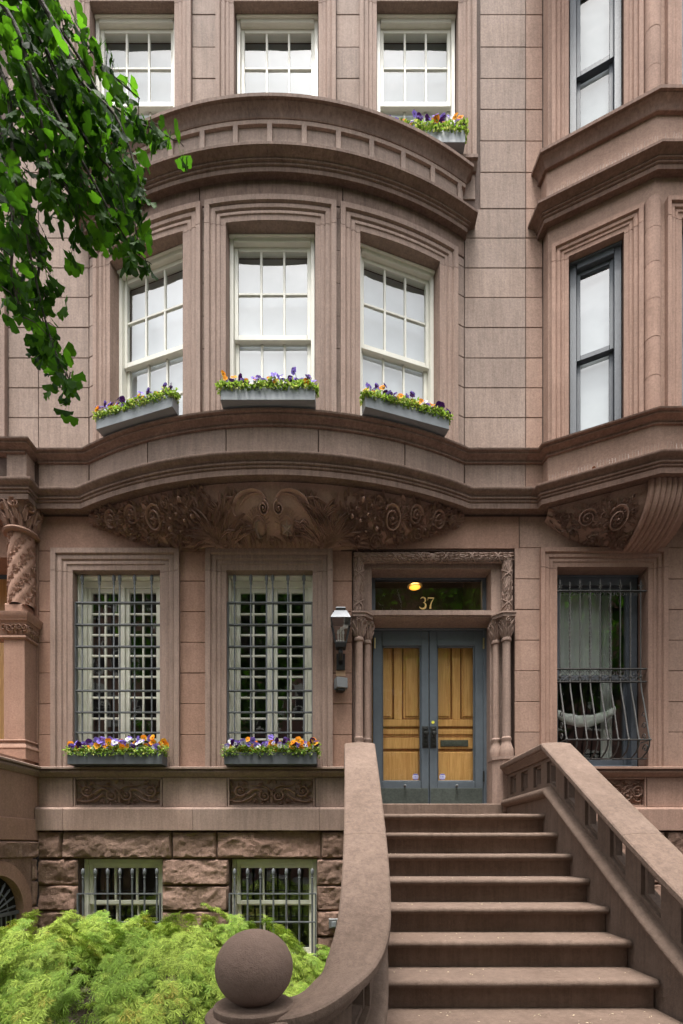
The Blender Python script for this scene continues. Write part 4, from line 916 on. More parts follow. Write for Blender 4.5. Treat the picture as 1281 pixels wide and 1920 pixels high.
# white swagged curtain behind the lower sash
m = MB(); rows = []
for i in range(33):
    a = i / 32; u_ = rw[0] + .10 + (rw[1] - rw[0] - .30) * a; sag = .15 * (1 - (2 * a - 1) ** 2); th_ = .05 + .03 * math.sin(PI * a)
    rows.append([FL(u_, Z(1315) - sag + th_ * math.sin(t) * (1 + .08 * math.sin(a * 30 + t * 3)), -.40 + .03 * math.cos(t)) for t in [2 * PI * j / 14 for j in range(14)]])
m.loft(rows, close=True, caps=True); tag(m.build('swag_curtain', 'sheer'), 'white swagged curtain hanging behind the bulging iron grille', 'curtain')
m = MB(); rows = [[FL(rw[1] - .34 + .012 * j, z, -.50 - .012 * math.sin(j * 1.9)) for j in range(14)] for z in (zS1 + .08, zrw - .1)]; m.loft(rows); tag(m.build('drape', 'drape'), 'pale straight drape behind the bulging iron grille', 'curtain')
m = MB(); rows = [[FL(rw[0] + .06 + .022 * j, z, -.43 - .010 * math.sin(j * 1.3)) for j in range(34)] for z in (Z(1252), zrw - .12)]; m.loft(rows); tag(m.build('reflection_sheet', 'drape'), 'added grey sheet standing in for the reflection in the upper sash behind the bulging iron grille', 'curtain')  # pale sheet added to imitate a reflection in the glass
# canted bay walls
FR = Frame(CB[0], CB[1], 0)
plan = [(X(974) + .002, W), (CA[0] - .02, W), CA, CB, (5.1, CB[1]), (6.14, CA[1]), (6.16, W), (RX1, W)]
plan2 = [(PR + .002, W), (CA[0] - .02, W), CA, CB, (5.1, CB[1]), (6.14, CA[1]), (6.16, W), (RX1, W)]
for prof in (lc, uc): MB().sweep(prof, plan2).build('cornice', 'redcorn', RH)
MB().sweep([(-.3, zC1 - .05), (0, zC1), (0, zU - .02), (-.3, zU - .02)], plan2).build('frieze', 'redash', RH)
e1r = [(a, z + .0) for a, z in e1]; e2r = [(a, z + .06) for a, z in e2]
planb = [(CA[0] - .02, W + .03), CA, CB, (5.1, CB[1]), (6.14, CA[1]), (6.16, W + .03)]
MB().sweep(e1r, planb).build('cornice', 'redcorn', RH); MB().sweep(e2r, planb).build('cornice', 'redcorn', RH)
MB().sweep([(-.2, 9.54), (.03, 9.54), (.03, 10.07), (-.2, 10.07)], planb).build('parapet', 'redash', RH)
co = (.23, .837 - .01)
def cant_storey(z0, z1, ztop):
    for a, b in ((0, co[0]), (co[1], CL)):
        MB().fbox(CANT, a, b, z0, z1, -.3, -.002, ch=.002).build('wall', 'redash', RH, smooth=False)
    MB().fbox(CANT, 0, CL, z1, ztop, -.3, -.003).build('wall', 'redash', RH, smooth=False)
    architrave(CANT, co[0], co[1], z0, z1, RH, 'redtrim', sc=.8)
    w_ = sash_window(CANT, co[0] + .01, co[1] - .01, z0, z1, RH, 'slatedk', 1, 1, wf=-.1, cas=.085, glass='glasshi' if z0 > 9 else 'glass', head=.1, pane_backing='pane_backing_hi' if z0 > 9 else 'pane_backing')
    o0, o1 = .30, 1.2
    for a, b in ((0.0, o0), (o1, 1.48)): MB().fbox(FR, a, b, z0, z1, -.3, -.002, ch=.002).build('wall', 'redash', RH, smooth=False)
    MB().fbox(FR, 0.0, 1.48, z1, ztop, -.3, -.003).build('wall', 'redash', RH, smooth=False)
    architrave(FR, o0, o1, z0, z1, RH, 'redtrim', sc=.8)
    sash_window(FR, o0 + .01, o1 - .01, z0, z1, RH, 'slatedk', 1, 1, wf=-.1, cas=.085, glass='glasshi' if z0 > 9 else 'glass', head=.1)
    # round colonnette on the corner, in drums
    zz = [z0, z0 + .42, z0 + .86, z0 + 1.3, z0 + 1.72, z0 + 2.12, z1 + .2]
    for i in range(6):
        if zz[i + 1] > zz[i]:
            m = MB(); e = ru(.091, .0935); m.lathe([(e - .003, zz[i]), (e, zz[i] + .004), (e + ru(-.004, .004), (zz[i] + zz[i + 1]) / 2), (e, zz[i + 1] - .004), (e - .003, zz[i + 1])], (CB[0] - .02, CB[1] + .035, 0), 20); m.build('column_drum', 'redtrim', RH, ang=20)
    MB().sweep([(-.3, z0), (-.001, z0), (-.001, ztop), (-.3, ztop)], [(CA[0] - .02, W + .1), (CA[0] - .001, CA[1] + .001)]).build('wall', 'redash', RH, smooth=False)
    m = MB(); m.box(2.62, 5.6, 6.7, 6.8, z0, ztop); m.build('interior_wall', 'dark', RH, smooth=False)
cant_storey(zU, zA, 9.45); cant_storey(10.2, 12.45, ZT)
MB().add([(CA[0], W + .1, 10.16), (CA[0], CA[1], 10.16), (CB[0], CB[1], 10.16), (5.1, CB[1], 10.16), (6.14, CA[1], 10.16), (6.14, W + .1, 10.16)], [(0, 1, 2, 3, 4, 5)]).build('bay_roof', 'redcorn', RH, smooth=False)
MB().box(PR, RX1, 8.3, 8.5, -.1, ZT).build('rear_wall', 'dark', RH, smooth=False); MB().box(PR, RX1, 5.3, 8.5, ZT, ZT + .25).build('roof', 'joint', RH, smooth=False)
MB().box(RX1 - .1, RX1, W, 8.3, -.1, ZT).build('party_wall', 'redash', RH, smooth=False)
m = MB(); m.sweep([(-.3, zC1), (0, zC1), (0, ZT), (-.3, ZT)], [(5.1, CB[1]), (6.14, CA[1]), (6.16, W + .05)]); m.build('wall', 'redash', RH, smooth=False); wallbox(FL, 6.16, RX1, zC1, ZT, RH, mat='redash')
zcol = [zU] + zl[1:]
courses(FL, PR, CA[0] - .022, zcol, RH, 'redash')
# carved corbel under the canted bay
def rb(s, q, h=0.0):
    s = max(.0, min(1.5, s)); q = max(0.0, min(1.0, q))
    if s < 1.04: d0 = CA[1] + (CB[1] - CA[1]) * s / 1.04
    else: d0 = CB[1]
    zb = 5.80 - .36 * (1 - max(0, 1 - s / 1.1) ** 2.6); th = q * PI / 2
    d = d0 + (W + .004 - d0) * (1 - math.cos(th)); z = ZTOP - (ZTOP - zb) * math.sin(th)
    return (CA[0] + s - .25 * h, d - math.cos(th * .8) * h, z - math.sin(th * .8) * h)
m = MB(); m.loft([[rb(1.5 * i / 24, j / 10) for j in range(11)] for i in range(25)]); rc = m.build('corbel', 'carve', RH)
m = MB()
def RG(s0, q0): return lambda a, b, h: rb(s0 + a, q0 - b / .55, h * 1.7)
def rin2(s0, q0, r, sg2, a0, nl):
    f = RG(s0, q0); r_ridge(m, f, spiral(0, 0, r, 2.0, a0, sg2, 30), (r * .13, r * .07), (.036, .04)); r_rosette(m, f, 0, 0, r * .45, .05, 8)
    for i in range(nl):
        k = i / nl; an = a0 + sg2 * 2 * PI * 1.15 * k; rr = r * (1.0 - .3 * k)
        for off, l_ in ((.7, .5), (1.25, .36)): r_leaf(m, f, rr * math.cos(an), rr * math.sin(an), an + sg2 * (PI / 2 - off), r * l_, r * .12, .034, -sg2 * 1.2, 7)
rin2(.74, .46, .115, -1, 2.5, 14); rin2(.42, .42, .10, 1, .5, 12); rin2(.18, .42, .065, -1, 2.5, 9); rin2(.55, .80, .06, 1, 1, 8); rin2(.90, .82, .07, 1, 1, 8); rin2(.30, .74, .05, -1, 2, 8)
for i in range(120):
    s = ru(.03, .95); r_leaf(m, RG(s, ru(.08, .93)), 0, 0, ru(0, 6.28), ru(.045, .10), ru(.010, .017), ru(.018, .03), ru(-1.8, 1.8), 6)
for i in range(16): r_ridge(m, RG(ru(.1, .92), ru(.15, .9)), spiral(0, 0, ru(.02, .04), 1.2, ru(0, 6), random.choice((-1, 1)), 14), (.008, .005), .028)
m.build('carving', 'carve', rc)
for i in range(7):                       # reeded bracket under the corner
    m = MB(); s = 1.0 + i * .062; m.tube([rb(s, j / 12, .02 + .03 * math.sin(PI * j / 12)) for j in range(13)], .034, 8); m.build('reed', 'carve', rc)

# bulging grille of the right-hand house
BG = thing('bulging_window_grille', 'wrought iron grille with bulging lower bars, twisted rods and star finials', 'window grille', ((rw[0] + rw[1]) / 2, W, zS1))
y0 = W + .03; ztop, zmid1, zmid0, zlow, zbot_ = Z(1108.5, y0), Z(1254.5, y0), Z(1278.5, y0), Z(1386, 5.97), Z(1423, y0)
xs = [X(v, y0) for v in (1050.3, 1068.9, 1087.8, 1106.7, 1125.6, 1144.5, 1163.4, 1182.2, 1201.5)]
for i, x in enumerate(xs):
    m = MB(); tw = i % 2 == 1
    m.tube([(x, y0, zmid1), (x, y0, ztop + .07)], .008, 8)
    if tw:
        for ph in (0, PI): m.tube([(x + .007 * math.cos(j * .9 + ph), y0 + .007 * math.sin(j * .9 + ph), zmid1 + .02 + (ztop - zmid1 - .03) * j / 60) for j in range(61)], .006, 5)
        m.lathe([(.008, 0), (.009, .03), (.001, .055)], (x, y0, ztop + .07), 8)
    else:
        m.lathe([(.016, 0), (.013, .02), (.001, .075)], (x, y0, ztop + .085), 8)
        for j in range(5):
            a = PI / 2 + 2 * PI * j / 5; m.tube([(x, y0 - .006, ztop + .06), (x + .035 * math.cos(a), y0 - .006, ztop + .06 + .035 * math.sin(a))], [.009, .006], 5)
    bel = [(x, y0, zmid1), (x, y0, zmid0), (x, y0 - .02, zmid0 - .12), (x, y0 - .085, zmid0 - .36), (x, y0 - .16, zlow + .08), (x, y0 - .185, zlow), (x, y0 - .175, zlow - .07), (x, y0 - .13, zlow - .14), (x, y0 - .05, zbot_ + .02), (x, y0, zbot_)]
    m.tube(bel, .0095, 7); m.lathe([(.009, -.02), (.019, -.01), (.019, .01), (.009, .02)], (x, y0, zmid0 + .07), 8); m.lathe([(.006, -.018), (.017, -.008), (.017, .008), (.006, .018)], (x, y0 - .187, zlow), 8)
    m.build('bar', 'ironlt', BG)
for z, yy in ((ztop, y0), (zmid1, y0), (zmid0, y0), (zbot_, y0)): m = MB(); m.box(rw[0] + .01, rw[1] - .01, yy - .018, yy + .018, z - .006, z + .006); m.build('rail', 'ironlt', BG, smooth=False)
m = MB(); m.box(xs[0] - .01, xs[-1] + .01, y0 - .205, y0 - .165, zlow - .006, zlow + .006)
for x in (xs[0] - .01, xs[-1] + .01): m.box(x - .006, x + .006, y0 - .2, y0 + .02, zlow - .005, zlow + .005)
m.build('rail', 'ironlt', BG, smooth=False)
GFn = lambda yy: (lambda a, b, h: (a, yy - h * 0, b))
m = MB()
for a, b in zip(xs[:-1], xs[1:]):
    c = (a + b) / 2
    for sg in (-1, 1):
        m.tube([(c + sg * (.03 + .02 * math.cos(t)) , y0, zmid1 - .05 + .028 * math.sin(t)) for t in [j * .55 for j in range(10)]], .005, 5); m.tube([(c + sg * (.03 + .02 * math.cos(t)), y0, zmid0 + .04 + .022 * math.sin(t)) for t in [j * .55 for j in range(10)]], .005, 5)
        m.tube([(c + sg * (.03 + .02 * math.cos(t)), y0, ztop - .035 + .022 * math.sin(t)) for t in [j * .55 for j in range(10)]], .005, 5)
m.build('scrollwork', 'ironlt', BG)['kind'] = 'stuff'
for x in (xs[0] - .006, xs[-1] + .006):
    for q in range(3):
        m = MB(); cz = zlow + .06 + q * .14; m.tube([(x, y0 - .06 + (.045 - .003 * j) * math.cos(j * .6), cz + (.05 - .0035 * j) * math.sin(j * .6)) for j in range(13)], .006, 5); m.build('scroll', 'ironlt', BG)
    m = MB(); m.tube([(x, y0 - .09 + (.06 - .004 * j) * math.cos(j * .6), zlow - .09 + (.06 - .004 * j) * math.sin(j * .6)) for j in range(13)], .008, 6)
    m.build('scroll', 'ironlt', BG)
# bird spikes along two ledges of the right house
def spikes(z, off, label):
    T = thing('bird_spike_strip', label, 'bird spikes', (3.2, 5.8, z), 'bird spikes on the red house ledges'); me = None
    m = MB(); cf = CANT
    for i in range(36):
        u_ = .02 + 1.12 * i / 35; p = cf(u_, z, off); q = cf(u_ + ru(-.008, .008), z + .10, off + ru(-.02, .03)); m.tube([p, q], .0011, 3)
    for i in range(20):
        u_ = .02 + .035 * i; p = FR(u_, z, off); q = FR(u_ + ru(-.01, .01), z + .10, off + ru(-.02, .03)); m.tube([p, q], .0011, 3)
    m.build('spike', 'spike', T)['kind'] = 'stuff'
spikes(zC1 - .005, .17, 'thin steel bird spikes on the ledge with the dead leaf'); spikes(9.552, .15, 'thin steel bird spikes on the high ledge of the red house')
m = MB(); p = CANT(.5, zC1 + .002, .16); m.add([(p[0] - .05, p[1], p[2] + .01), (p[0] - .015, p[1] - .03, p[2] + .04), (p[0] + .045, p[1] - .01, p[2] + .005), (p[0] + .06, p[1] + .01, p[2] + .035), (p[0] + .01, p[1] + .03, p[2] + .05), (p[0], p[1], p[2] + .012)], [(0, 1, 5), (1, 2, 5), (2, 3, 5), (3, 4, 5), (4, 0, 5)])
tag(m.build('dead_leaf', 'deadleaf', smooth=False), 'curled brown dead leaf lying on the red house ledge', 'leaf')

# ------------------------------------------------------------------ house to the left: stoop flank, arched gate, carved portico column
LH = thing('left_brownstone_house', 'brownstone house with carved portico column, pier and arched under-stoop gate', 'house', (-5.2, 7, 0))
LX = -3.862; SF = Frame(LX, 0, PI / 2)
m = MB(); m.fbox(SF, 3.6, 6.15, 1.74, zS0 + .02, -1.2, -.002, ch=.003); m.build('flank_wall', 'low', LH, smooth=False)
m = MB(); m.fbox(SF, 3.6, 6.13, 1.745, 2.01, -.2, .022, ch=.008); m.build('flank_band', 'low', LH, smooth=False)
MB().sweep(sc_prof, [(LX, 3.6), (LX, 6.12)]).build('sill_course', 'trim', LH)
MB().sweep([(-1.2, zS1), (-.02, zS1), (-.02, zS1 + .06), (-1.2, zS1 + .06)], [(LX, 3.6), (LX, 6.12)]).build('flank_coping', 'low', LH)
ac, ar_, asp = 5.40, .44, .90
for i, (z0, z1) in enumerate(((1.52, 1.74),)):
    for a, b in zip((3.6, 4.4, 5.1, 5.75, 6.12)[:-1], (3.6, 4.4, 5.1, 5.75, 6.12)[1:]): rock_block(SF, a, b, z0, z1, LH, .06)
for z0, z1 in ((1.24, 1.52), (.92, 1.24), (.55, .92), (.2, .55), (-.1, .2)): rock_block(SF, 6.02, 6.12, z0, z1, LH, .05); rock_block(SF, 3.6, 4.75, z0, z1, LH, .05)
m = MB(); outl = [(ac + (ar_ + .02) * math.cos(a), asp + (ar_ + .02) * math.sin(a)) for a in [PI * i / 20 for i in range(21)]]
outer = [(6.10, min(1.55, asp + (6.1 - ac) * math.tan(a)) if a < 1.2 else 1.55) if a < .75 else ((ac + .65 * math.cos(a) / math.sin(a) if a > .75 else 6.1), 1.55) for a in [max(.001, PI * i / 20) for i in range(21)]]
outer = [(min(6.1, max(4.7, p[0])), p[1]) if i < 16 else (4.7, asp + (4.7 - ac) * math.tan(PI * i / 20) if i > 16 and i < 20 else (1.55 if i <= 16 else asp)) for i, p in enumerate(outer)]
m.loft([[SF(p[0], p[1], -.006) for p in outl], [SF(p[0], p[1], -.006) for p in outer]]); m.build('spandrel', 'rock', LH)
m = MB(); ring = lambda r, w: [SF(ac + r, -.1, w)] + [SF(ac + r * math.cos(a), asp + r * math.sin(a), w) for a in [PI * i / 20 for i in range(21)]] + [SF(ac - r, -.1, w)]
m.loft([ring(ar_ + .17, -.05), ring(ar_ + .17, .02), ring(ar_ + .005, .026), ring(ar_, .018), ring(ar_, -.07)]); m.build('gate_arch', 'low', LH)
m = MB(); m.fbox(SF, 4.7, 6.1, -.1, 1.5, -1.2, -.9); m.fbox(SF, 5.86, 5.9, -.1, 1.5, -.9, -.075); m.fbox(SF, 4.7, 6.1, 1.4, 1.5, -.9, -.075); m.build('gate_recess', 'dark', LH, smooth=False)
AG = thing('arched_gate', 'black iron gate with fan-shaped top in the arch beneath the left stoop', 'gate', SF(ac, 0, -.2))
m = MB(); m.fbox(SF, ac - ar_, ac + ar_, .86, .9, -.07, -.03); m.build('rail', 'iron', AG, smooth=False)
for i in range(11):
    a = PI * (i + .5) / 11; m = MB(); m.tube([SF(ac + .1 * math.cos(a), .9 + .1 * math.sin(a), -.05), SF(ac + .36 * math.cos(a), .9 + .36 * math.sin(a), -.05)], [.008, .014], 6); m.tube([SF(ac + .36 * math.cos(a), .9 + .36 * math.sin(a), -.05), SF(ac + .41 * math.cos(a), .9 + .41 * math.sin(a), -.05)], [.02, .004], 6); m.build('fan_bar', 'iron', AG)
    u_ = ac - ar_ + .04 + i * .08; m = MB(); m.tube([SF(u_, 0, -.05), SF(u_, .87, -.05)], .009, 6); m.build('bar', 'iron', AG)
m = MB(); m.tube([SF(ac + .27 * math.cos(PI * j / 16), .9 + .27 * math.sin(PI * j / 16), -.05) for j in range(17)], .007, 6); m.build('fan_ring', 'iron', AG)
# walls of the left house
for a, b, c, d in ((-7.5, -5.25, 1.7, zC1), (-5.25, -4.2, 5.35, zC1), (-4.2, LX + .005, 1.7, zC1)): MB().fbox(FL, a, b, c, d, -.4, -.004).build('wall', 'low', LH, smooth=False)
MB().fbox(FL, -7.5, LX + .005, zC1, ZT, -.4, -.014).build('wall', 'joint', LH, smooth=False)
MB().box(-5.25, -4.2, 6.75, 6.8, 2.2, 5.4).build('door', 'wood', LH, smooth=False); MB().box(-5.3, -4.15, 6.5, 7.0, 2.0, 2.3).build('door_sill', 'low', LH, smooth=False)
courses(FL, X(15), UL, zl, LH, 'ash'); architrave(FL, X(14) - .235 - .9, X(14) - .235, zU, zA, LH, 'trim', sc=1.0)
courses(FL, X(14) - .235, X(15), [zA + .235, 9.7, 10.1], LH, 'ash')
MB().box(-7.5, LX, 8.3, 8.5, -.1, ZT).build('rear_wall', 'dark', LH, smooth=False); MB().box(-7.5, LX, W, 8.5, ZT, ZT + .25).build('roof', 'joint', LH, smooth=False)
# portico: pier, impost, twisted column, entablature
px0, px1, pf = -4.145, -3.882, 5.93
def pier(z0, z1, e, nm, mat='low'): MB().fbox(Frame(0, pf), px0 - e, px1 + e, z0, z1, -(W - pf), e, ch=.006).build(nm, mat, LH, smooth=False)
pier(2.73, 2.86, .035, 'pier_plinth'); pier(2.94, 4.22, .0, 'pier')
MB().sweep([(-.1, 2.86), (.032, 2.86), (.04, 2.875), (.034, 2.9), (.012, 2.93), (.008, 2.95), (.022, 2.955), (.026, 2.968), (.02, 2.98), (0, 2.985), (-.1, 2.985)], [(px0 - 1, pf), (px1, pf), (px1, W)]).build('pier_base', 'low', LH)
MB().sweep([(-.1, 4.21), (.02, 4.215), (.028, 4.23), (.02, 4.25), (.0, 4.255), (0.02, 4.36), (.05, 4.42), (-.1, 4.42)], [(px0 - 1, pf), (px1, pf), (px1, W)]).build('impost', 'low', LH)
MB().sweep([(-.1, 4.42), (.06, 4.42), (.065, 4.45), (.08, 4.47), (.085, 4.52), (-.1, 4.525)], [(px0 - 1, pf), (px1, pf), (px1, W)]).build('abacus', 'low', LH)
m = MB()
for i in range(5):
    fn = lambda s, t, h: (px0 + .03 + i * .062 + s, pf - .025 - h - t * .2, 4.34 + t)
    r_ridge(m, fn, spiral(0, 0, .042, 1.5, ru(0, 6), (-1) ** i, 16), (.011, .007), .025); r_leaf(m, fn, .02, -.07, PI / 2 + ru(-.6, .6), .09, .02, .02, .5)
    fn2 = lambda s, t, h: (px1 + .025 + h + t * .2, pf + .02 + i * .045 + s, 4.34 + t)
    r_ridge(m, fn2, spiral(0, 0, .04, 1.5, ru(0, 6), (-1) ** i, 16), (.011, .007), .025); r_leaf(m, fn2, .02, -.07, PI / 2 + ru(-.6, .6), .09, .02, .02, .5)
m.build('impost_carving', 'low', LH)
ccx, ccy, cr_ = (px0 + px1) / 2 + .005, pf + .13, .15
MB().fbox(Frame(0, pf), px0 + .0, px1 - .02, 4.525, 4.66, -.2, -.0, ch=.02).build('column_base', 'low', LH, smooth=False)
m = MB(); rows = []
for i in range(61):
    z = 4.66 + .92 * i / 60; rows.append([(ccx + (cr_ * (.95 + .055 * max(0, math.cos(5 * a - z * 24)) ** .6)) * math.cos(a), ccy + (cr_ * (.95 + .055 * max(0, math.cos(5 * a - z * 24)) ** .6)) * math.sin(a), z) for a in [2 * PI * j / 40 for j in range(40)]])
m.loft(rows, close=True)
cfn = lambda a0: (lambda s, t, h: (ccx + (cr_ * .95 + h) * math.cos(a0 + s / cr_), ccy + (cr_ * .95 + h) * math.sin(a0 + s / cr_), t))
for i in range(620):
    z = ru(4.68, 5.52); kq = random.randrange(5); a0 = (PI + z * 24 + 2 * PI * kq) / 5; f = cfn(a0 + ru(-.2, .2)); r_leaf(m, f, 0, z, ru(0, 6.28), .045, .013, .014, ru(-1, 1), 4)
m.build('twisted_column', 'low', LH)
m = MB(); m.lathe([(.13, 5.53), (.19, 5.535), (.205, 5.555), (.19, 5.58), (.14, 5.585), (.15, 5.7), (.19, 5.82), (.22, 5.9)], (ccx, ccy, 0), 28)
for lv, rr, ln in ((5.59, .15, .16), (5.66, .165, .17)):
    for j in range(12): f = (lambda a0: lambda s, t, h: (ccx + (rr + h + (t - lv) * .22) * math.cos(a0 + s / rr), ccy + (rr + h + (t - lv) * .22) * math.sin(a0 + s / rr), t))(2 * PI * (j + (.5 if rr > .16 else 0)) / 12); r_leaf(m, f, 0, lv, PI / 2, ln, .035, .04, ru(-.4, .4), 6)
for j in range(8):
    f = (lambda a0: lambda s, t, h: (ccx + (.2 + h) * math.cos(a0 + s / .2), ccy + (.2 + h) * math.sin(a0 + s / .2), 5.83 + t))(2 * PI * j / 8 + .2)
    r_ridge(m, f, spiral(0, 0, .062, 1.7, PI / 2, (-1) ** j, 20), (.016, .01), .04); r_boss(m, f, 0, 0, .02, .05, 8)
m.build('capital', 'low', LH)
pp = [(-7.5, 5.985), (-3.93, 5.985), (-3.93, W + .02)]
for prof in (lc, uc): MB().sweep(prof, pp).build('cornice', 'cornice', LH)
MB().fbox(Frame(0, 5.99), -4.15, -3.90, zC1, zF1 + .01, -.16, 0, ch=.004).build('parapet_pier', 'ash', LH, smooth=False)
MB().sweep([(-.25, 5.75), (-.05, 5.75), (-.05, zC0 + .04), (-.25, zC0 + .04)], pp).build('portico_beam', 'low', LH)

# ------------------------------------------------------------------ stoop
ST = thing('stoop', 'broad brownstone stoop of rounded steps climbing to the oak front door', 'stairs', (1.15, 3.5, 0))
RS, TR, Z0, D0 = .2, .293, 2.0, 4.893
SL, SR = .235, 2.065
def step_mesh(D, z, Db, name, z_low):
    prof = [(D + .062, z_low), (D + .062, z - .066), (D + .052, z - .057)] + [(D + .028 - .028 * math.cos(a), z - .028 + .028 * math.sin(a)) for a in [-PI / 2 + PI * i / 8 for i in range(9)]] + [(Db, z), (Db, z_low)]
    rows = []; n = 14
    for i in range(n + 1):
        x = SL + .002 + (SR - SL - .004) * i / n; k = ru(-.0025, .0025)
        rows.append([(x, y + (k if 2 < j < 11 else 0), zz + (k * .7 if 2 < j < 12 else 0)) for j, (y, zz) in enumerate(prof)])
    return MB().loft(rows, close=True, caps=True).build(name, 'step', ST, ang=50)
for k in range(10): step_mesh(D0 - TR * k, Z0 - RS * k, D0 - TR * k + (TR + .08 if k else 1.18), 'step' if k else 'landing', Z0 - RS * (k + 1) + .002 if k < 9 else -.05)
MB().sweep([(-.4, 2.0), (.12, 2.0), (.12, zSill - .012), (.108, zSill), (-.4, zSill + .001)], [(DL - .3, W), (DR + .3, W)]).build('door_sill', 'step', ST)
m = MB(); m.box(SL - .02, SR + .02, 3.3, 6.1, -.1, .15); m.build('stoop_core', 'joint', ST, smooth=False)

def catmull(P_, n):
    o = []
    for i in range(len(P_) - 1):
        p0, p1, p2, p3 = P_[max(i - 1, 0)], P_[i], P_[i + 1], P_[min(i + 2, len(P_) - 1)]
        for j in range(n):
            t = j / n; o.append(tuple(.5 * (2 * b + (c - a) * t + (2 * a - 5 * b + 4 * c - d) * t * t + (3 * b - a - 3 * c + d) * t ** 3) for a, b, c, d in zip(p0, p1, p2, p3)))
    o.append(P_[-1]); return o
def balustrade(label, mir, ball):
    mx = (lambda x: 2.30 - x) if mir else (lambda x: x); sgn = -1 if mir else 1
    ctl = [(.18, 4.775, 2.685), (.175, 4.0, 2.15), (.163, 3.3, 1.667), (.14, 2.85, 1.355), (.105, 2.62, 1.19), (.04, 2.475, 1.07), (-.06, 2.395, .98), (-.2, 2.345, .905), (-.42, 2.33, .872)]
    pth = [(.18, 6.02, 2.685), (.18, 5.4, 2.685)] + [(.18, 4.80, 2.685)] + catmull(ctl, 8)
    acc = [0.0]
    for a, b in zip(pth[:-1], pth[1:]): acc.append(acc[-1] + math.hypot(b[0] - a[0], b[1] - a[1]))
    Lt = acc[-1]
    def at(s):
        s = max(0, min(Lt, s)); i = max(j for j in range(len(acc)) if acc[j] <= s + 1e-9); i = min(i, len(acc) - 2)
        k = (s - acc[i]) / (acc[i + 1] - acc[i]); p = [pth[i][q] + (pth[i + 1][q] - pth[i][q]) * k for q in range(3)]
        a, b = pth[max(i - 1, 0) if k < .5 and i > 3 else i], pth[min(i + 1 + (1 if k > .5 and i + 2 < len(pth) and i > 3 else 0), len(pth) - 1)]
        l = math.hypot(b[0] - a[0], b[1] - a[1]); t = ((b[0] - a[0]) / l, (b[1] - a[1]) / l)
        return p, (-t[1], t[0])           # lateral: towards the steps is positive for this downhill walk
    def BF(s, dz, off):
        p, n = at(s); return (mx(p[0] + n[0] * off), p[1] + n[1] * off, p[2] + dz)
    B = thing('stoop_balustrade', label, 'balustrade', (mx(.18), 3.6, 0))
    cap = [(-.075, -.13), (-.085, -.105), (-.11, -.085), (-.125, -.07), (-.128, -.058), (-.145, -.055), (-.15, -.045), (-.15, -.008), (-.14, .002), (-.07, .010), (0, .013), (.07, .010), (.14, .002), (.15, -.008), (.15, -.045), (.145, -.055), (.128, -.058), (.125, -.07), (.11, -.085), (.085, -.105), (.075, -.13)]
    ss = [acc[i] for i in range(len(acc))]
    sc1 = acc[2] + .02; sj = 2.35
    for lo_, hi_ in ((0, sc1), (sc1 + .003, 2.6), (2.603, Lt)):
        sm = [lo_] + [s for s in ss if lo_ + .01 < s < hi_ - .01] + [hi_]
        MB().loft([[BF(s, dz, o) for o, dz in cap] for s in sm], close=True, caps=True).build('cap', 'cap', B, ang=30)
    # bead moulding, plinth wall under it
    bead = [(.03 , -.53)] + [(.062 + .075 * math.cos(a), -.475 + .05 * math.sin(a)) for a in [-PI / 2 + PI * i / 8 for i in range(9)]] + [(.03, -.42)]
    sm = [s for s in ss if s < Lt - .35]
    MB().loft([[BF(s, dz, o) for o, dz in bead] for s in sm], close=True, caps=True).build('bead_moulding', 'step', B, ang=40)
    rows = []
    for s in sm:
        a, b, c, d = BF(s, -.43, .058), BF(s, -.43, -.12), BF(s, 0, -.12), BF(s, 0, .058); rows.append([a, b, (c[0], c[1], -.1), (d[0], d[1], -.1)])
    MB().loft(rows, close=True, caps=True).build('cheek_wall', 'step', B, ang=30)
    # pierced balustrade: rails and posts
    def bar(s0, s1, d0, d1, t0, t1, name, n=2):
        rows = [[BF(s, d0, t0), BF(s, d0, t1), BF(s, d1, t1), BF(s, d1, t0)] for s in [s0 + (s1 - s0) * i / n for i in range(n + 1)]]
        return MB().loft(rows, close=True, caps=True).build(name, 'step', B, smooth=False)
    se = Lt - .3
    for a, b in ((.0, acc[2]), (acc[2], 2.6), (2.6, se)):
        bar(a, b, -.165, -.12, -.05, .05, 'upper_rail', 10); bar(a, b, -.44, -.385, -.05, .05, 'lower_rail', 10)
    holes = [.185, .54, .90] + [1.245 + .376 * i for i in range(8)]
    holes = [h for h in holes if h < se - .1]
    edges = [0.0] + [e for h in holes for e in (h - .10, h + .10)] + [se]
    for i in range(0, len(edges) - 1, 2):
        if edges[i + 1] - edges[i] > .01:
            bar(edges[i], edges[i + 1], -.387, -.163, -.049, .049, 'post', 3)
            bar(edges[i] - (.028 if i else 0), edges[i + 1] + .028, -.386, -.164, -.02, .02, 'post_fin', 3)
    for h in holes:
        bar(h - .1, h + .1, -.386, -.355, -.02, .02, 'sill_fin', 1); bar(h - .1, h + .1, -.19, -.164, -.02, .02, 'head_fin', 1)
    # newel: round pedestal at the end of the scroll
    c = BF(Lt, 0, 0)
    m = MB(); m.lathe([(.17, -.02), (.17, .70), (.19, .74), (.205, .765), (.225, .775), (.23, .79), (.23, .862), (.222, .872), (.0005, .874)], (c[0], c[1], 0), 40); m.build('newel', 'cap', B)
    m = MB(); m.lathe([(.188, .872), (.192, .88), (.192, .905), (.184, .912), (.0005, .914)], (c[0], c[1], 0), 40); m.build('newel_disc', 'cap', B)
    if ball:
        r = .184; m = MB(); m.lathe([(.001 + r * math.sin(PI * i / 32), .90 + r - r * math.cos(PI * i / 32)) for i in range(33)], (c[0], c[1], 0), 48); m.build('ball_finial', 'ball', B, ang=80)
    return B
balustrade('brownstone balustrade curving outward to a large stone ball in front of the shrub', False, True)
balustrade('straight-climbing pierced brownstone balustrade in front of the bulging window grille', True, False)
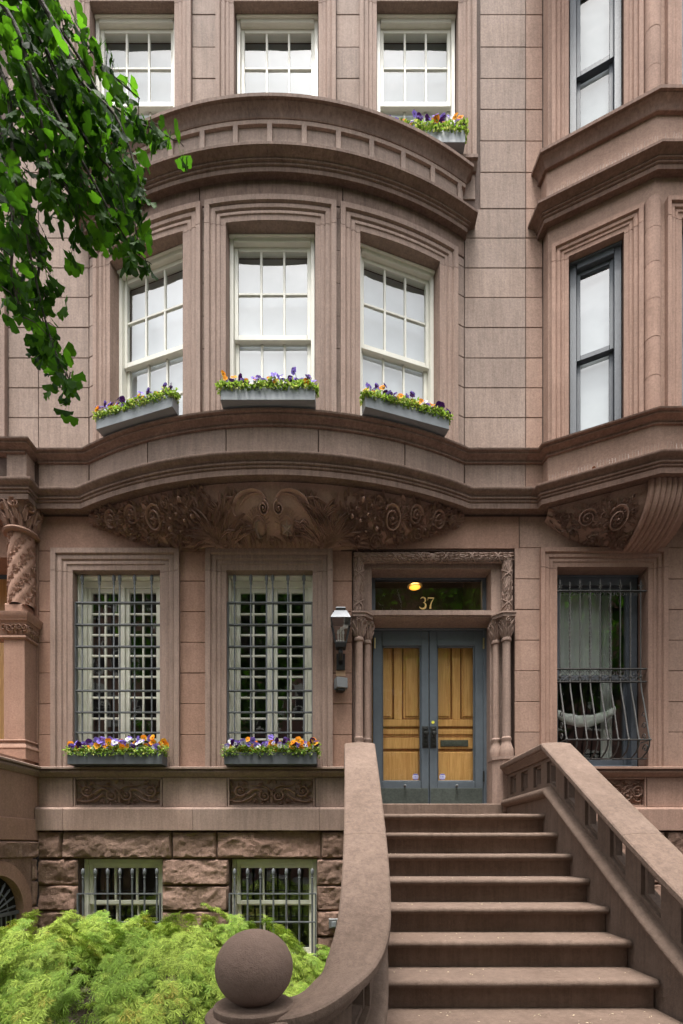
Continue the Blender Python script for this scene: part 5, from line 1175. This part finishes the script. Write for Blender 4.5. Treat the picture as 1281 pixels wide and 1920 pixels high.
# fallen blossom on the steps
m = MB()
for i in range(150):
    k = random.randrange(1, 10); x = SL + .03 + (SR - SL - .06) * rnd() ** (.75 if rnd() < .6 else 1.6); D = D0 - TR * k + ru(.03, TR); z = Z0 - RS * k + .003; a = ru(0, 6.3); s = ru(.004, .010)
    m.add([(x + s * math.cos(a), D + s * math.sin(a), z), (x - s * .5 * math.sin(a), D + s * .5 * math.cos(a), z + .003), (x - s * math.cos(a), D - s * math.sin(a), z + .001), (x + s * .5 * math.sin(a), D - s * .5 * math.cos(a), z + .002)], [(0, 1, 2, 3)])
tag(m.build('fallen_petals', 'petal', smooth=False, recalc=False), 'pale fallen blossom bits scattered over the steps', 'petals', kind='stuff')
OB = thing('outlet_box', 'small grey outlet box on the rough basement wall beside the balustrade', 'outlet', P(625, 1740, 6.1))
m = MB(); m.fbox(FL, X(617), X(634), Z(1739), Z(1721), .03, .09, ch=.006); m.build('housing', 'steel', OB, smooth=False)
m = MB(); m.fbox(FL, X(622), X(630), Z(1736), Z(1726), .09, .097, ch=.003); m.build('cover', 'boxl', OB, smooth=False)

# ------------------------------------------------------------------ leaves by the thousand (numpy)
def rotm(ax, az, roll):
    ca, sa, cz, sz, cr, sr = np.cos(ax), np.sin(ax), np.cos(az), np.sin(az), np.cos(roll), np.sin(roll)
    Rx = np.stack([np.stack([np.ones_like(ca), 0 * ca, 0 * ca], -1), np.stack([0 * ca, ca, -sa], -1), np.stack([0 * ca, sa, ca], -1)], -2)
    Rz = np.stack([np.stack([cz, -sz, 0 * cz], -1), np.stack([sz, cz, 0 * cz], -1), np.stack([0 * cz, 0 * cz, np.ones_like(cz)], -1)], -2)
    Ry = np.stack([np.stack([cr, 0 * cr, sr], -1), np.stack([0 * cr, np.ones_like(cr), 0 * cr], -1), np.stack([-sr, 0 * cr, cr], -1)], -2)
    return Rz @ Rx @ Ry
def scatter(name, V, Fc, loc, Rm, sc, mats, mi, parent, org, smooth=False):
    V = np.asarray(V, float); Fc = np.asarray(Fc, int); n = len(loc)
    P_ = np.einsum('nij,vj->nvi', Rm, V) * np.asarray(sc)[:, None, None] + np.asarray(loc)[:, None, :] - np.asarray(org, float)
    nv, nf, kf = len(V), len(Fc), Fc.shape[1]
    idx = (Fc[None] + (np.arange(n) * nv)[:, None, None]).reshape(-1)
    me = bpy.data.meshes.new(name); me.vertices.add(n * nv); me.vertices.foreach_set('co', P_.reshape(-1))
    me.loops.add(len(idx)); me.loops.foreach_set('vertex_index', idx.astype(np.int32))
    me.polygons.add(n * nf); me.polygons.foreach_set('loop_start', (np.arange(n * nf) * kf).astype(np.int32)); me.polygons.foreach_set('loop_total', np.full(n * nf, kf, np.int32))
    for q in mats: me.materials.append(M[q])
    me.polygons.foreach_set('material_index', np.repeat(np.asarray(mi, np.int32), nf))
    if smooth: me.polygons.foreach_set('use_smooth', np.ones(n * nf, bool))
    me.update(calc_edges=True); me.validate()
    return reg(bpy.data.objects.new(name, me), org, parent)
rng = np.random.default_rng(11)

# lace-leaf maple: cascading clumps of finely cut leaves
MPL = thing('laceleaf_maple', 'low weeping laceleaf maple with lime green feathery leaves before the basement windows', 'shrub', (-1.8, 4.2, 0))
V = []; Fc = []
for j in range(7):
    a = math.radians((j - 3) * 34); l = (1.0, .92, .74, .5)[abs(j - 3)]; wv = .05
    for bl, off, rt in ((l, 0, 0.0), (l * .4, .5, .55 if j % 2 else -.55)):
        ox, oy = math.sin(a) * l * off, math.cos(a) * l * off; aa = a + rt; k = len(V); w_ = wv * (1 if off == 0 else .7)
        px_, py_ = math.cos(aa) * w_, -math.sin(aa) * w_
        V += [(ox, oy, 0), (ox + math.sin(aa) * bl * .45 + px_, oy + math.cos(aa) * bl * .45 + py_, .04), (ox + math.sin(aa) * bl, oy + math.cos(aa) * bl, -.16 * bl), (ox + math.sin(aa) * bl * .45 - px_, oy + math.cos(aa) * bl * .45 - py_, .04)]
        Fc.append((k, k + 1, k + 2, k + 3))
def mound(x, y):
    r = math.hypot((x + 1.95) / 2.30, (y - 4.05) / 1.5)
    if r > 1.0: return None
    h = (1 - r ** 2.6) ** .62
    return .17 + (.76 - .12 * max(0, -2.6 - x)) * h * (1 + .16 * noise.noise(Vector((x * 1.3, y * 1.5, 2))) + .2 * noise.noise(Vector((x * 2.6, y * 3.0, 9))))
locs, az, ax, rl, scl, mi = [], [], [], [], [], []
cl = []
while len(cl) < 470:
    x, y = ru(-4.3, .4), ru(2.5, 5.55); h = mound(x, y)
    if h is None: continue
    if y > 4.9 and rnd() < .6: continue
    cl.append((x, y, h))
for x, y, h in cl:
    e = .05; hx = ((mound(x + e, y) or 0) - (mound(x - e, y) or 0)) / (2 * e); hy = ((mound(x, y + e) or 0) - (mound(x, y - e) or 0)) / (2 * e)
    da = math.atan2(-hy, -hx) if abs(hx) + abs(hy) > .05 else ru(0, 6.28)
    da += ru(-.7, .7); tone = noise.noise(Vector((x * 2, y * 2, 5))) + ru(-.35, .35); ln = ru(.18, .42); drop = ru(.0, .30) - .12
    nl = 80
    for i in range(nl):
        t = rnd() ** .8; sp = ru(-1, 1) * (.03 + .10 * t)
        locs.append((x + math.cos(da) * ln * t - math.sin(da) * sp, y + math.sin(da) * ln * t + math.cos(da) * sp, h - drop + .05 * (1 - t) - .22 * t * t * (ln / .3) + ru(-.025, .02)))
        az.append(da - PI / 2 + sp * 4 + ru(-.6, .6)); ax.append(-(.25 + .75 * t) + ru(-.35, .35)); rl.append(ru(-.5, .5)); scl.append(ru(.036, .082))
        q = tone + ru(-.3, .3); mi.append(2 if q > .48 and rnd() < .5 else (0 if q > -.2 else 1))
scatter('foliage', V, Fc, locs, rotm(np.array(ax), np.array(az), np.array(rl)), scl, ['mp1', 'mp2', 'mp3'], mi, MPL, (-1.9, 4.0, .1))
# more dark-green leaves deep inside, shade of the gaps put into the colour
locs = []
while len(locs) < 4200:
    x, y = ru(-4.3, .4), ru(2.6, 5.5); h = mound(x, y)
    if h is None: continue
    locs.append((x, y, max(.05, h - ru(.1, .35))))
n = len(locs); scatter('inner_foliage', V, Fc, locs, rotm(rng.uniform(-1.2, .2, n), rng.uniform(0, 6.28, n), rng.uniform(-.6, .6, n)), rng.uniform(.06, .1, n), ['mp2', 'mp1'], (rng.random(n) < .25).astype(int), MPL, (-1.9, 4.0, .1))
m = MB(); m.tube([(-1.9, 4.1, -.05), (-1.85, 4.1, .3), (-1.95, 4.05, .5)], [.07, .06, .05], 10); m.build('trunk', 'bark', MPL)
for i in range(14):
    a = 2 * PI * i / 14 + ru(-.2, .2); ex = -1.95 + 1.7 * math.cos(a) * ru(.6, 1); ey = 4.05 + 1.05 * math.sin(a) * ru(.6, 1); h = (mound(ex, ey) or .3) - .12
    m = MB(); m.tube([(-1.93, 4.06, .45), (-1.95 + (ex + 1.95) * .35, 4.05 + (ey - 4.05) * .35, .72), (-1.95 + (ex + 1.95) * .7, 4.05 + (ey - 4.05) * .7, max(.4, h)), (ex, ey, max(.25, h - .15))], [.032, .024, .015, .006], 7); m.build('branch', 'bark', MPL)

# ------------------------------------------------------------------ window boxes with pansies
def petal_mesh(name, cols, seed):
    random.seed(seed); m = MB()
    for j, (a, r, mi_) in enumerate(((PI / 2 + .55, .030, 0), (PI / 2 - .55, .030, 0), (PI + .15, .026, 1), (-.15, .026, 1), (-PI / 2, .031, 1))):
        m.mi = mi_; c = (math.cos(a) * r * .62, math.sin(a) * r * .62); zo = .002 * j
        ring = [(c[0] + r * .72 * math.cos(2 * PI * i / 9) * ru(.85, 1.1), c[1] + r * .72 * math.sin(2 * PI * i / 9) * ru(.85, 1.1), zo + ru(.003, .012)) for i in range(9)]
        m.add(ring + [(c[0] * .6, c[1] * .6, zo)], [(i, (i + 1) % 9, 9) for i in range(9)])
    m.mi = 2; m.add([(.008 * math.cos(i * PI / 3), .008 * math.sin(i * PI / 3) - .004, .0145) for i in range(6)], [tuple(range(6))])
    m.mi = 3; m.tube([(0, 0, 0), (0, -.01, -.03), (0, -.04, -.07)], .0025, 4)
    o = m.build(name, cols + ['feye', 'fl_leaf'], None, smooth=True, org=(0, 0, 0), recalc=False); me = o.data; bpy.data.objects.remove(o); return me
PET = {'orange': petal_mesh('pansy_orange', ['fo', 'fy'], 1), 'amber': petal_mesh('pansy_amber', ['fy', 'fo'], 2), 'violet': petal_mesh('pansy_violet', ['fv', 'fv'], 3), 'purple': petal_mesh('pansy_purple', ['fd', 'fd'], 4), 'mixed': petal_mesh('pansy_mixed', ['fv', 'fw'], 5), 'mauve': petal_mesh('pansy_mauve', ['fv', 'fd'], 6)}
random.seed(21)
LV = [(0, 0, 0), (.32, .45, .06), (0, 1, -.1), (-.32, .45, .06)]; LF = [(0, 1, 2, 3)]
def window_box(label, fr, u0, u1, z0, h, w0, w1, mat, nfl, th, cover=1.0, fl=.08):
    c = fr((u0 + u1) / 2, z0, (w0 + w1) / 2)
    B = thing('window_box', label, 'window box', c, 'pansy window boxes'); z1 = z0 + h; t = .014
    mb = MB(); e = .012
    mb.fbox(fr, u0, u1, z0, z1, w1 - t, w1, ch=.003); mb.fbox(fr, u0, u1, z0, z1, w0, w0 + t, ch=.002)
    mb.fbox(fr, u0, u0 + t, z0, z1, w0 + t, w1 - t); mb.fbox(fr, u1 - t, u1, z0, z1, w0 + t, w1 - t); mb.fbox(fr, u0 + t, u1 - t, z0, z0 + t, w0 + t, w1 - t)
    mb.build('planter', mat, B, smooth=False)
    MB().fbox(fr, u0 + t, u1 - t, z0 + t, z1 - .025, w0 + t, w1 - t).build('soil', 'soil', B, smooth=False)
    n = int(2100 * (u1 - u0)); L = []; 
    for i in range(n):
        k = rnd(); u_ = ru(u0 - .03, u1 + .03); w_ = ru(w0 + .02, w1 + .025); hh = .135 * (.75 + .5 * noise.noise(Vector((u_ * 9, z0, 1)))) * cover
        zz = z1 - .03 + hh * k * 1.25 if w_ < w1 else z1 - .035 + hh * k
        L.append(fr(u_, zz, w_))
    scatter('foliage', LV, LF, L, rotm(rng.uniform(-1.1, .7, n), rng.uniform(0, 6.28, n), rng.uniform(-.6, .6, n)), rng.uniform(.024, .046, n), ['fl_leaf', 'fl_leaf2'], (rng.random(n) < .25).astype(int), B, c)
    kinds = ['orange', 'amber', 'orange', 'violet', 'purple', 'orange', 'mixed', 'mauve', 'amber', 'purple']
    for i in range(nfl):
        u_ = u0 + (u1 - u0) * (i + ru(.1, .9)) / nfl; lift = ru(-.02, .05) if rnd() < .85 else ru(.05, .11)
        kk = kinds[int((noise.noise(Vector((u_ * 7, z0 * 3, 0))) * .5 + .5) * 5 + rnd() * 6) % 10]
        o = inst(PET[kk], 'pansy', B, fr(u_, z1 + fl + lift, ru(w0 + .02, w1 + .01)), (math.radians(ru(55, 112)), ru(-.5, .5), th + ru(-.7, .7)), ru(.85, 1.2))
Q = 5.91
bw = (W - Q)
window_box('dark grey pansy box below the cream window nearest the twisted carved column', FL, X(126, Q), X(304, Q), zS1 + .004, .145, .065, bw, 'boxd', 84, 0)
window_box('dark grey pansy box below the cream window nearest the wall lantern', FL, X(420, Q), X(594, Q), zS1 + .004, .145, .065, bw, 'boxd', 86, 0)
for o, nm in zip(op, ('in the bay under the ginkgo branch', 'in the middle of the bay', 'in the bay window beside the red house')):
    th = (o[0] + o[1]) / 2 / R; c = BAY((o[0] + o[1]) / 2, 0, 0); fr = Frame(c[0], c[1], th)
    window_box('light grey pansy box ' + nm, fr, -.53, .53, zU + .016, .15, .07, .195, 'boxl', 56, th, .75, .06)
window_box('light grey pansy box on the high sill above the bay cornice', FL, X(725, 5.98), X(872, 5.98), z30 + .004, .15, .06, .19, 'boxl', 64, 0, .95, .10)

# ------------------------------------------------------------------ ginkgo branches hanging in from the upper left
GK = thing('ginkgo_tree', 'ginkgo tree whose leafy branches hang in front of the bay', 'tree', (-4.6, 1.2, 0))
m = MB(); m.tube([(-4.6, 1.2, -.05), (-4.58, 1.2, .3), (-4.55, 1.22, 2), (-4.45, 1.3, 4), (-4.3, 1.4, 6), (-4.2, 1.5, 8.5), (-4.1, 1.5, 10)], [.24, .19, .17, .155, .13, .09, .03], 14); m.build('trunk', 'bark', GK)
def limb(pts, r0, r1, nm='branch', n=8):
    c = catmull([tuple(p) for p in pts], 6); k = len(c) - 1; m = MB(); m.tube(c, [r0 + (r1 - r0) * (i / k) ** .8 for i in range(k + 1)], n); m.build(nm, 'bark', GK); return [Vector(p) for p in c]
hub = Vector((-2.75, 2.35, 7.0))
limb([(-4.3, 1.4, 5.9), (-3.8, 1.7, 6.6), (-3.2, 2.1, 6.95), hub], .075, .045)
# pixel tracks of the hanging branches, each with its own depth
tracks = [
 [(-40, -60, 2.5), (60, 50, 2.5), (130, 170, 2.55), (200, 235, 2.6), (270, 235, 2.6), (325, 262, 2.65)],
 [(-40, -40, 2.4), (50, 110, 2.4), (120, 240, 2.4), (175, 340, 2.45), (225, 430, 2.5), (272, 500, 2.5)],
 [(-70, 10, 2.3), (8, 150, 2.3), (22, 260, 2.3), (30, 350, 2.3), (55, 470, 2.35), (85, 600, 2.4), (108, 670, 2.4), (132, 715, 2.4)],
 [(20, -80, 2.7), (100, 0, 2.7), (150, 65, 2.7), (200, 130, 2.7), (262, 185, 2.75)],
 [(60, 130, 2.55), (120, 220, 2.6), (150, 310, 2.6), (148, 400, 2.6), (138, 470, 2.6)],
 [(-50, 230, 2.2), (10, 320, 2.2), (25, 420, 2.2), (22, 520, 2.25), (45, 600, 2.25)],
 [(-50, -60, 2.25), (25, 40, 2.25), (60, 150, 2.25), (85, 270, 2.3), (95, 350, 2.3)],
 [(90, 130, 2.8), (170, 200, 2.8), (215, 270, 2.8), (245, 350, 2.8), (255, 440, 2.8)],
 [(-60, -20, 2.6), (30, 90, 2.6), (60, 200, 2.65), (130, 300, 2.7), (195, 380, 2.7), (210, 450, 2.7)],
 [(40, -60, 2.35), (110, 60, 2.35), (150, 150, 2.4), (215, 215, 2.4), (250, 300, 2.4), (262, 345, 2.4)],
 [(30, 330, 2.5), (60, 400, 2.5), (75, 470, 2.5), (70, 560, 2.5), (95, 640, 2.5)],
 [(-60, 60, 2.45), (0, 220, 2.45), (20, 380, 2.45), (55, 520, 2.45), (80, 660, 2.5)],
 [(-20, -60, 2.45), (90, 30, 2.45), (150, 110, 2.5), (190, 180, 2.5), (235, 215, 2.5)],
 [(-60, 100, 2.55), (20, 180, 2.55), (80, 260, 2.6), (120, 340, 2.6), (160, 420, 2.6)],
 [(10, -80, 2.55), (60, 20, 2.55), (100, 130, 2.55), (160, 260, 2.6), (215, 330, 2.6), (235, 400, 2.6)],
 [(-30, -60, 2.9), (80, 90, 2.9), (150, 160, 2.9), (190, 270, 2.9), (225, 330, 2.9), (268, 300, 2.9)],
]
spots = []
for tr_ in tracks:
    pts = [P(*q) for q in tr_]
    if tr_[0][0] < 45: limb([hub, (hub + pts[0]) / 2 + Vector((0, 0, .15)), pts[0]], .03, .014)
    c = limb(pts, .0135, .0028)
    L = sum((b - a).length for a, b in zip(c[:-1], c[1:])); ns = int(L / .040)
    for i in range(ns):
        t = (i + rnd()) / ns * (len(c) - 1); j = min(int(t), len(c) - 2); p = c[j].lerp(c[j + 1], t - j); d = (c[j + 1] - c[j]).normalized()
        if rnd() < .42:                    # a side twig
            q = p + Vector((ru(-.085, .06), ru(-.12, .12), ru(-.06, .04)))
            m = MB(); m.tube([p, (p + q) / 2 + Vector((0, 0, .015)), q], [.003, .0022, .0018], 5); m.build('twig', 'bark', GK); spots.append(q)
            spots.append((p + q) / 2)
        else: spots.append(p)
def gink(seed):
    random.seed(seed); n = 18; sp = math.radians(ru(60, 80)); notch = ru(.10, .42); cup = ru(.15, .4); v = [(0, 0, 0)]; tri = []
    ph = ru(0, 6)
    def rim(i):
        k = abs(i - n / 2) / (n / 2); return (1 - .2 * k ** 2.5) * (1 + .035 * math.sin(i * 2.1 + ph) + ru(-.02, .02)) - notch * max(0, 1 - abs(i - n / 2) / 1.4)
    for rr in (.5, 1.0):
        for i in range(n + 1):
            a = -sp + 2 * sp * i / n; k = abs(i - n / 2) / (n / 2); r = rim(i) if rr == 1 else .5
            v.append((r * math.sin(a), r * math.cos(a), cup * r * r * k * k - .10 * r * r + (ru(-.03, .03) + .05 * math.sin(i * 1.3 + ph) if rr == 1 else 0)))
    for i in range(n):
        p, q = 1 + i, 2 + n + i; tri += [(0, p, p + 1), (p, q, q + 1), (p, q + 1, p + 1)]
    k = len(v); v += [(-.012, .02, 0), (.012, .02, 0), (.01, -.75, .10), (-.01, -.75, .10)]; tri += [(k, k + 1, k + 2), (k, k + 2, k + 3)]
    return v, tri
GL = [gink(s) for s in range(4)]
random.seed(33)
leaves = []
for p in spots:
    for i in range(random.choice((2, 2, 3, 3))):
        yaw = ru(0, 2 * PI); pit_ = ru(-1.75, -.75) if rnd() < .8 else ru(-.6, .3); sz = ru(.036, .062)
        R3 = (Matrix.Rotation(yaw, 3, 'Z') @ Matrix.Rotation(pit_, 3, 'X') @ Matrix.Rotation(ru(-1.1, 1.1), 3, 'Y'))
        o = Vector(p) + R3 @ Vector((0, .75 * sz, 0)) + Vector((ru(-.01, .01), ru(-.02, .02), ru(-.015, .01)))
        leaves.append((o, R3, sz, random.randrange(4), 0 if rnd() < .5 else 1))
def inview(o):
    x = 640.5 + F * o.x / o.y; y = HOR - F * (o.z - EYE) / o.y; return -5 < x < 1281 and -5 < y < 1920
# how large each shows: size over depth, favouring blades turned to the street
score = sorted(range(len(leaves)), key=lambda i: -((leaves[i][2] / leaves[i][0].y) * (.35 + abs((leaves[i][1] @ Vector((0, 0, 1))).y)) if inview(leaves[i][0]) else 0))
near = set(score[:300])
LM = []
for j, (v, tri) in enumerate(GL):
    for mt in ('gk1', 'gk2'):
        me = bpy.data.meshes.new('ginkgo_leaf'); me.from_pydata(v, [], tri); me.materials.append(M[mt]); me.polygons.foreach_set('use_smooth', [True] * len(tri)); me.update(); LM.append(me)
for i in near:
    o, R3, sz, j, mt = leaves[i]; ob = inst(LM[j * 2 + mt], 'leaf', GK, o, R3.to_euler(), sz)
rest = [leaves[i] for i in range(len(leaves)) if i not in near]
for j in range(4):
    sub = [q for q in rest if q[3] == j]
    ob = scatter('leaves', GL[j][0], GL[j][1], [tuple(q[0]) for q in sub], np.array([[list(r) for r in q[1]] for q in sub]), [q[2] for q in sub], ['gk1', 'gk2'], [q[4] for q in sub], GK, tuple(hub), True); ob['kind'] = 'stuff'
# unseen crown added overhead to block front sky light on the steps
def shade_canopy(parent, c, rad, ncl, per, name='crown', spread=.38, lo=.16, hi=.26):
    cc = rng.normal(size=(ncl, 3)); cc /= np.linalg.norm(cc, axis=1)[:, None]; cc *= (rng.random(ncl) ** .45)[:, None] * np.array(rad); cc += np.array(c)
    loc = np.repeat(cc, per, 0) + rng.normal(size=(ncl * per, 3)) * spread; loc = loc[(loc[:, 2] > 2.6 + 1.78 * np.maximum(0, loc[:, 1]) + 1.2) | (loc[:, 1] < -.2)]; n = len(loc)
    o = scatter(name, LV, LF, loc, rotm(rng.uniform(-1.8, .2, n), rng.uniform(0, 6.28, n), rng.uniform(-1, 1, n)), rng.uniform(lo, hi, n), ['gk1', 'gk2'], (rng.random(n) < .4).astype(int), parent, c); o['kind'] = 'stuff'
shade_canopy(GK, (-2.6, -.9, 8.4), (4.6, 1.9, 2.6), 150, 80)
limb([(-4.3, 1.4, 5.6), (-3.4, .4, 7.0), (-2.0, -.5, 8.0), (-.2, -.9, 8.6)], .09, .02); limb([(-4.3, 1.4, 6.4), (-4.6, .2, 7.6), (-4.8, -1.2, 8.8)], .07, .015)
for i in range(6):
    a = i * 1.05; limb([(-4.35 + .02 * i, 1.42, 5.6 + i * .55), (-4.4 + .7 * math.cos(a), 1.4 + .6 * math.sin(a), 6.4 + i * .5), (-4.5 + (.9 if math.cos(a) > 0 else 1.5) * math.cos(a), 1.3 + 1.2 * math.sin(a), 6.9 + i * .5)], .05, .012)

# ------------------------------------------------------------------ across the street (seen mirrored in the glass)
M['brick'] = stone('red_brick', (0.23, 0.125, 0.10), (0.18, 0.095, 0.078), blotch=.3, bump=.3)
def far_house(x0, x1, h, mat, label):
    H_ = thing('row_house', label, 'house', ((x0 + x1) / 2, -14.5, 0), 'houses across the street')
    MB().box(x0, x1, -15.5, -14.0, 0, h).build('wall', mat, H_, smooth=False)
    MB().box(x0, x1, -14.0, -13.5, h - .5, h).build('cornice', 'cornice', H_, smooth=False)
    n = max(2, int((x1 - x0) / 2.1))
    for fl in range(int(h // 3.4)):
        for i in range(n):
            xc = x0 + (x1 - x0) * (i + .5) / n; z = 1.6 + fl * 3.3
            f = MB(); f.box(xc - .55, xc + .55, -14.0, -13.94, z, z + 1.9); f.box(xc - .65, xc + .65, -14.0, -13.85, z - .14, z - .005); f.box(xc - .65, xc + .65, -14.0, -13.88, z + 1.905, z + 2.15)
            f_ = f.build('window', 'white', H_, smooth=False)
            for a in (0, 1): p_ = MB(); p_.box(xc - .47, xc + .47, -13.94, -13.925, z + .08 + a * .9, z + .9 + a * .9); p_.build('pane', 'dark', f_, smooth=False)
far_house(-16, -9.3, 17.0, 'low', 'brown row house across the street at the end of the row'); far_house(-9.3, -2.6, 16.2, 'brick', 'red brick row house across the street behind the pale tree'); far_house(-2.6, 3.8, 17.0, 'brick', 'middle red brick row house across the street'); far_house(3.8, 10.5, 16.4, 'low', 'brown row house across the street beside the brick one'); far_house(10.5, 18, 17.5, 'brick', 'tall brick row house across the street')
def street_tree(x, y, h, r, label, nn):
    T = thing('street_tree', label, 'tree', (x, y, -.15), 'street trees across the road')
    m = MB(); m.tube([(x, y, -.2), (x + .05, y, 1.5), (x, y + .1, 3.2), (x + .1, y, h - r * .6)], [.2, .15, .12, .04], 10); m.build('trunk', 'bark', T)
    for i in range(7):
        a = i * .9; m = MB(); m.tube([(x, y + .05, 2.6 + .25 * i), (x + r * .45 * math.cos(a), y + r * .45 * math.sin(a), 3.6 + .35 * i), (x + r * .8 * math.cos(a), y + r * .8 * math.sin(a), 4.2 + .4 * i)], [.07, .05, .015], 7); m.build('branch', 'bark', T)
    cc = rng.normal(size=(60, 3)); cc /= np.linalg.norm(cc, axis=1)[:, None]; cc *= (rng.random(60) ** .4)[:, None] * np.array([r, r, (h - 2.6) / 2]); cc += np.array([x, y, (h + 2.6) / 2])
    loc = cc[rng.integers(0, 60, nn)] + rng.normal(size=(nn, 3)) * .36
    o = scatter('crown', LV, LF, loc, rotm(rng.uniform(-1.5, .6, nn), rng.uniform(0, 6.28, nn), rng.uniform(-.8, .8, nn)), rng.uniform(.14, .26, nn), ['gk2', 'gk1'], (rng.random(nn) < .4).astype(int), T, (x, y, 3)); o['kind'] = 'stuff'
street_tree(-5.5, -8.2, 11.5, 3.3, 'pale leafy street tree across the road at the brick house', 11000); street_tree(4.6, -8.6, 11.0, 3.2, 'broad street tree across the road near the brown house', 11000)
MB_ = MB(); MB_.box(-30, 30, -14, -9.4, -.14, 0); tag(MB_.build('far_sidewalk', 'side', smooth=False), kind='structure')

NT = thing('shade_tree', 'unseen tree added on the near kerb to shade the lower front', 'tree', (6.2, -1.3, 0), 'unseen trees added for shade')  # out of view, added to keep front sky light off the risers
m = MB(); m.tube([(6.2, -1.3, -.05), (6.2, -1.3, 2.5), (6.1, -1.25, 5), (6.0, -1.2, 8)], [.22, .17, .14, .05], 12); m.build('trunk', 'bark', NT)
for i in range(6):
    q = i * 1.1; m = MB(); m.tube([(6.1, -1.25, 4.5 + .4 * i), (6.1 + 1.1 * math.cos(q), -1.25 + .8 * math.sin(q), 5.6 + .45 * i), (6.1 + 2.2 * math.cos(q), -1.25 + 1.5 * math.sin(q), 6.2 + .5 * i)], [.07, .05, .015], 7); m.build('branch', 'bark', NT)
shade_canopy(NT, (5.6, -1.2, 8.0), (3.6, 1.8, 2.6), 120, 80)
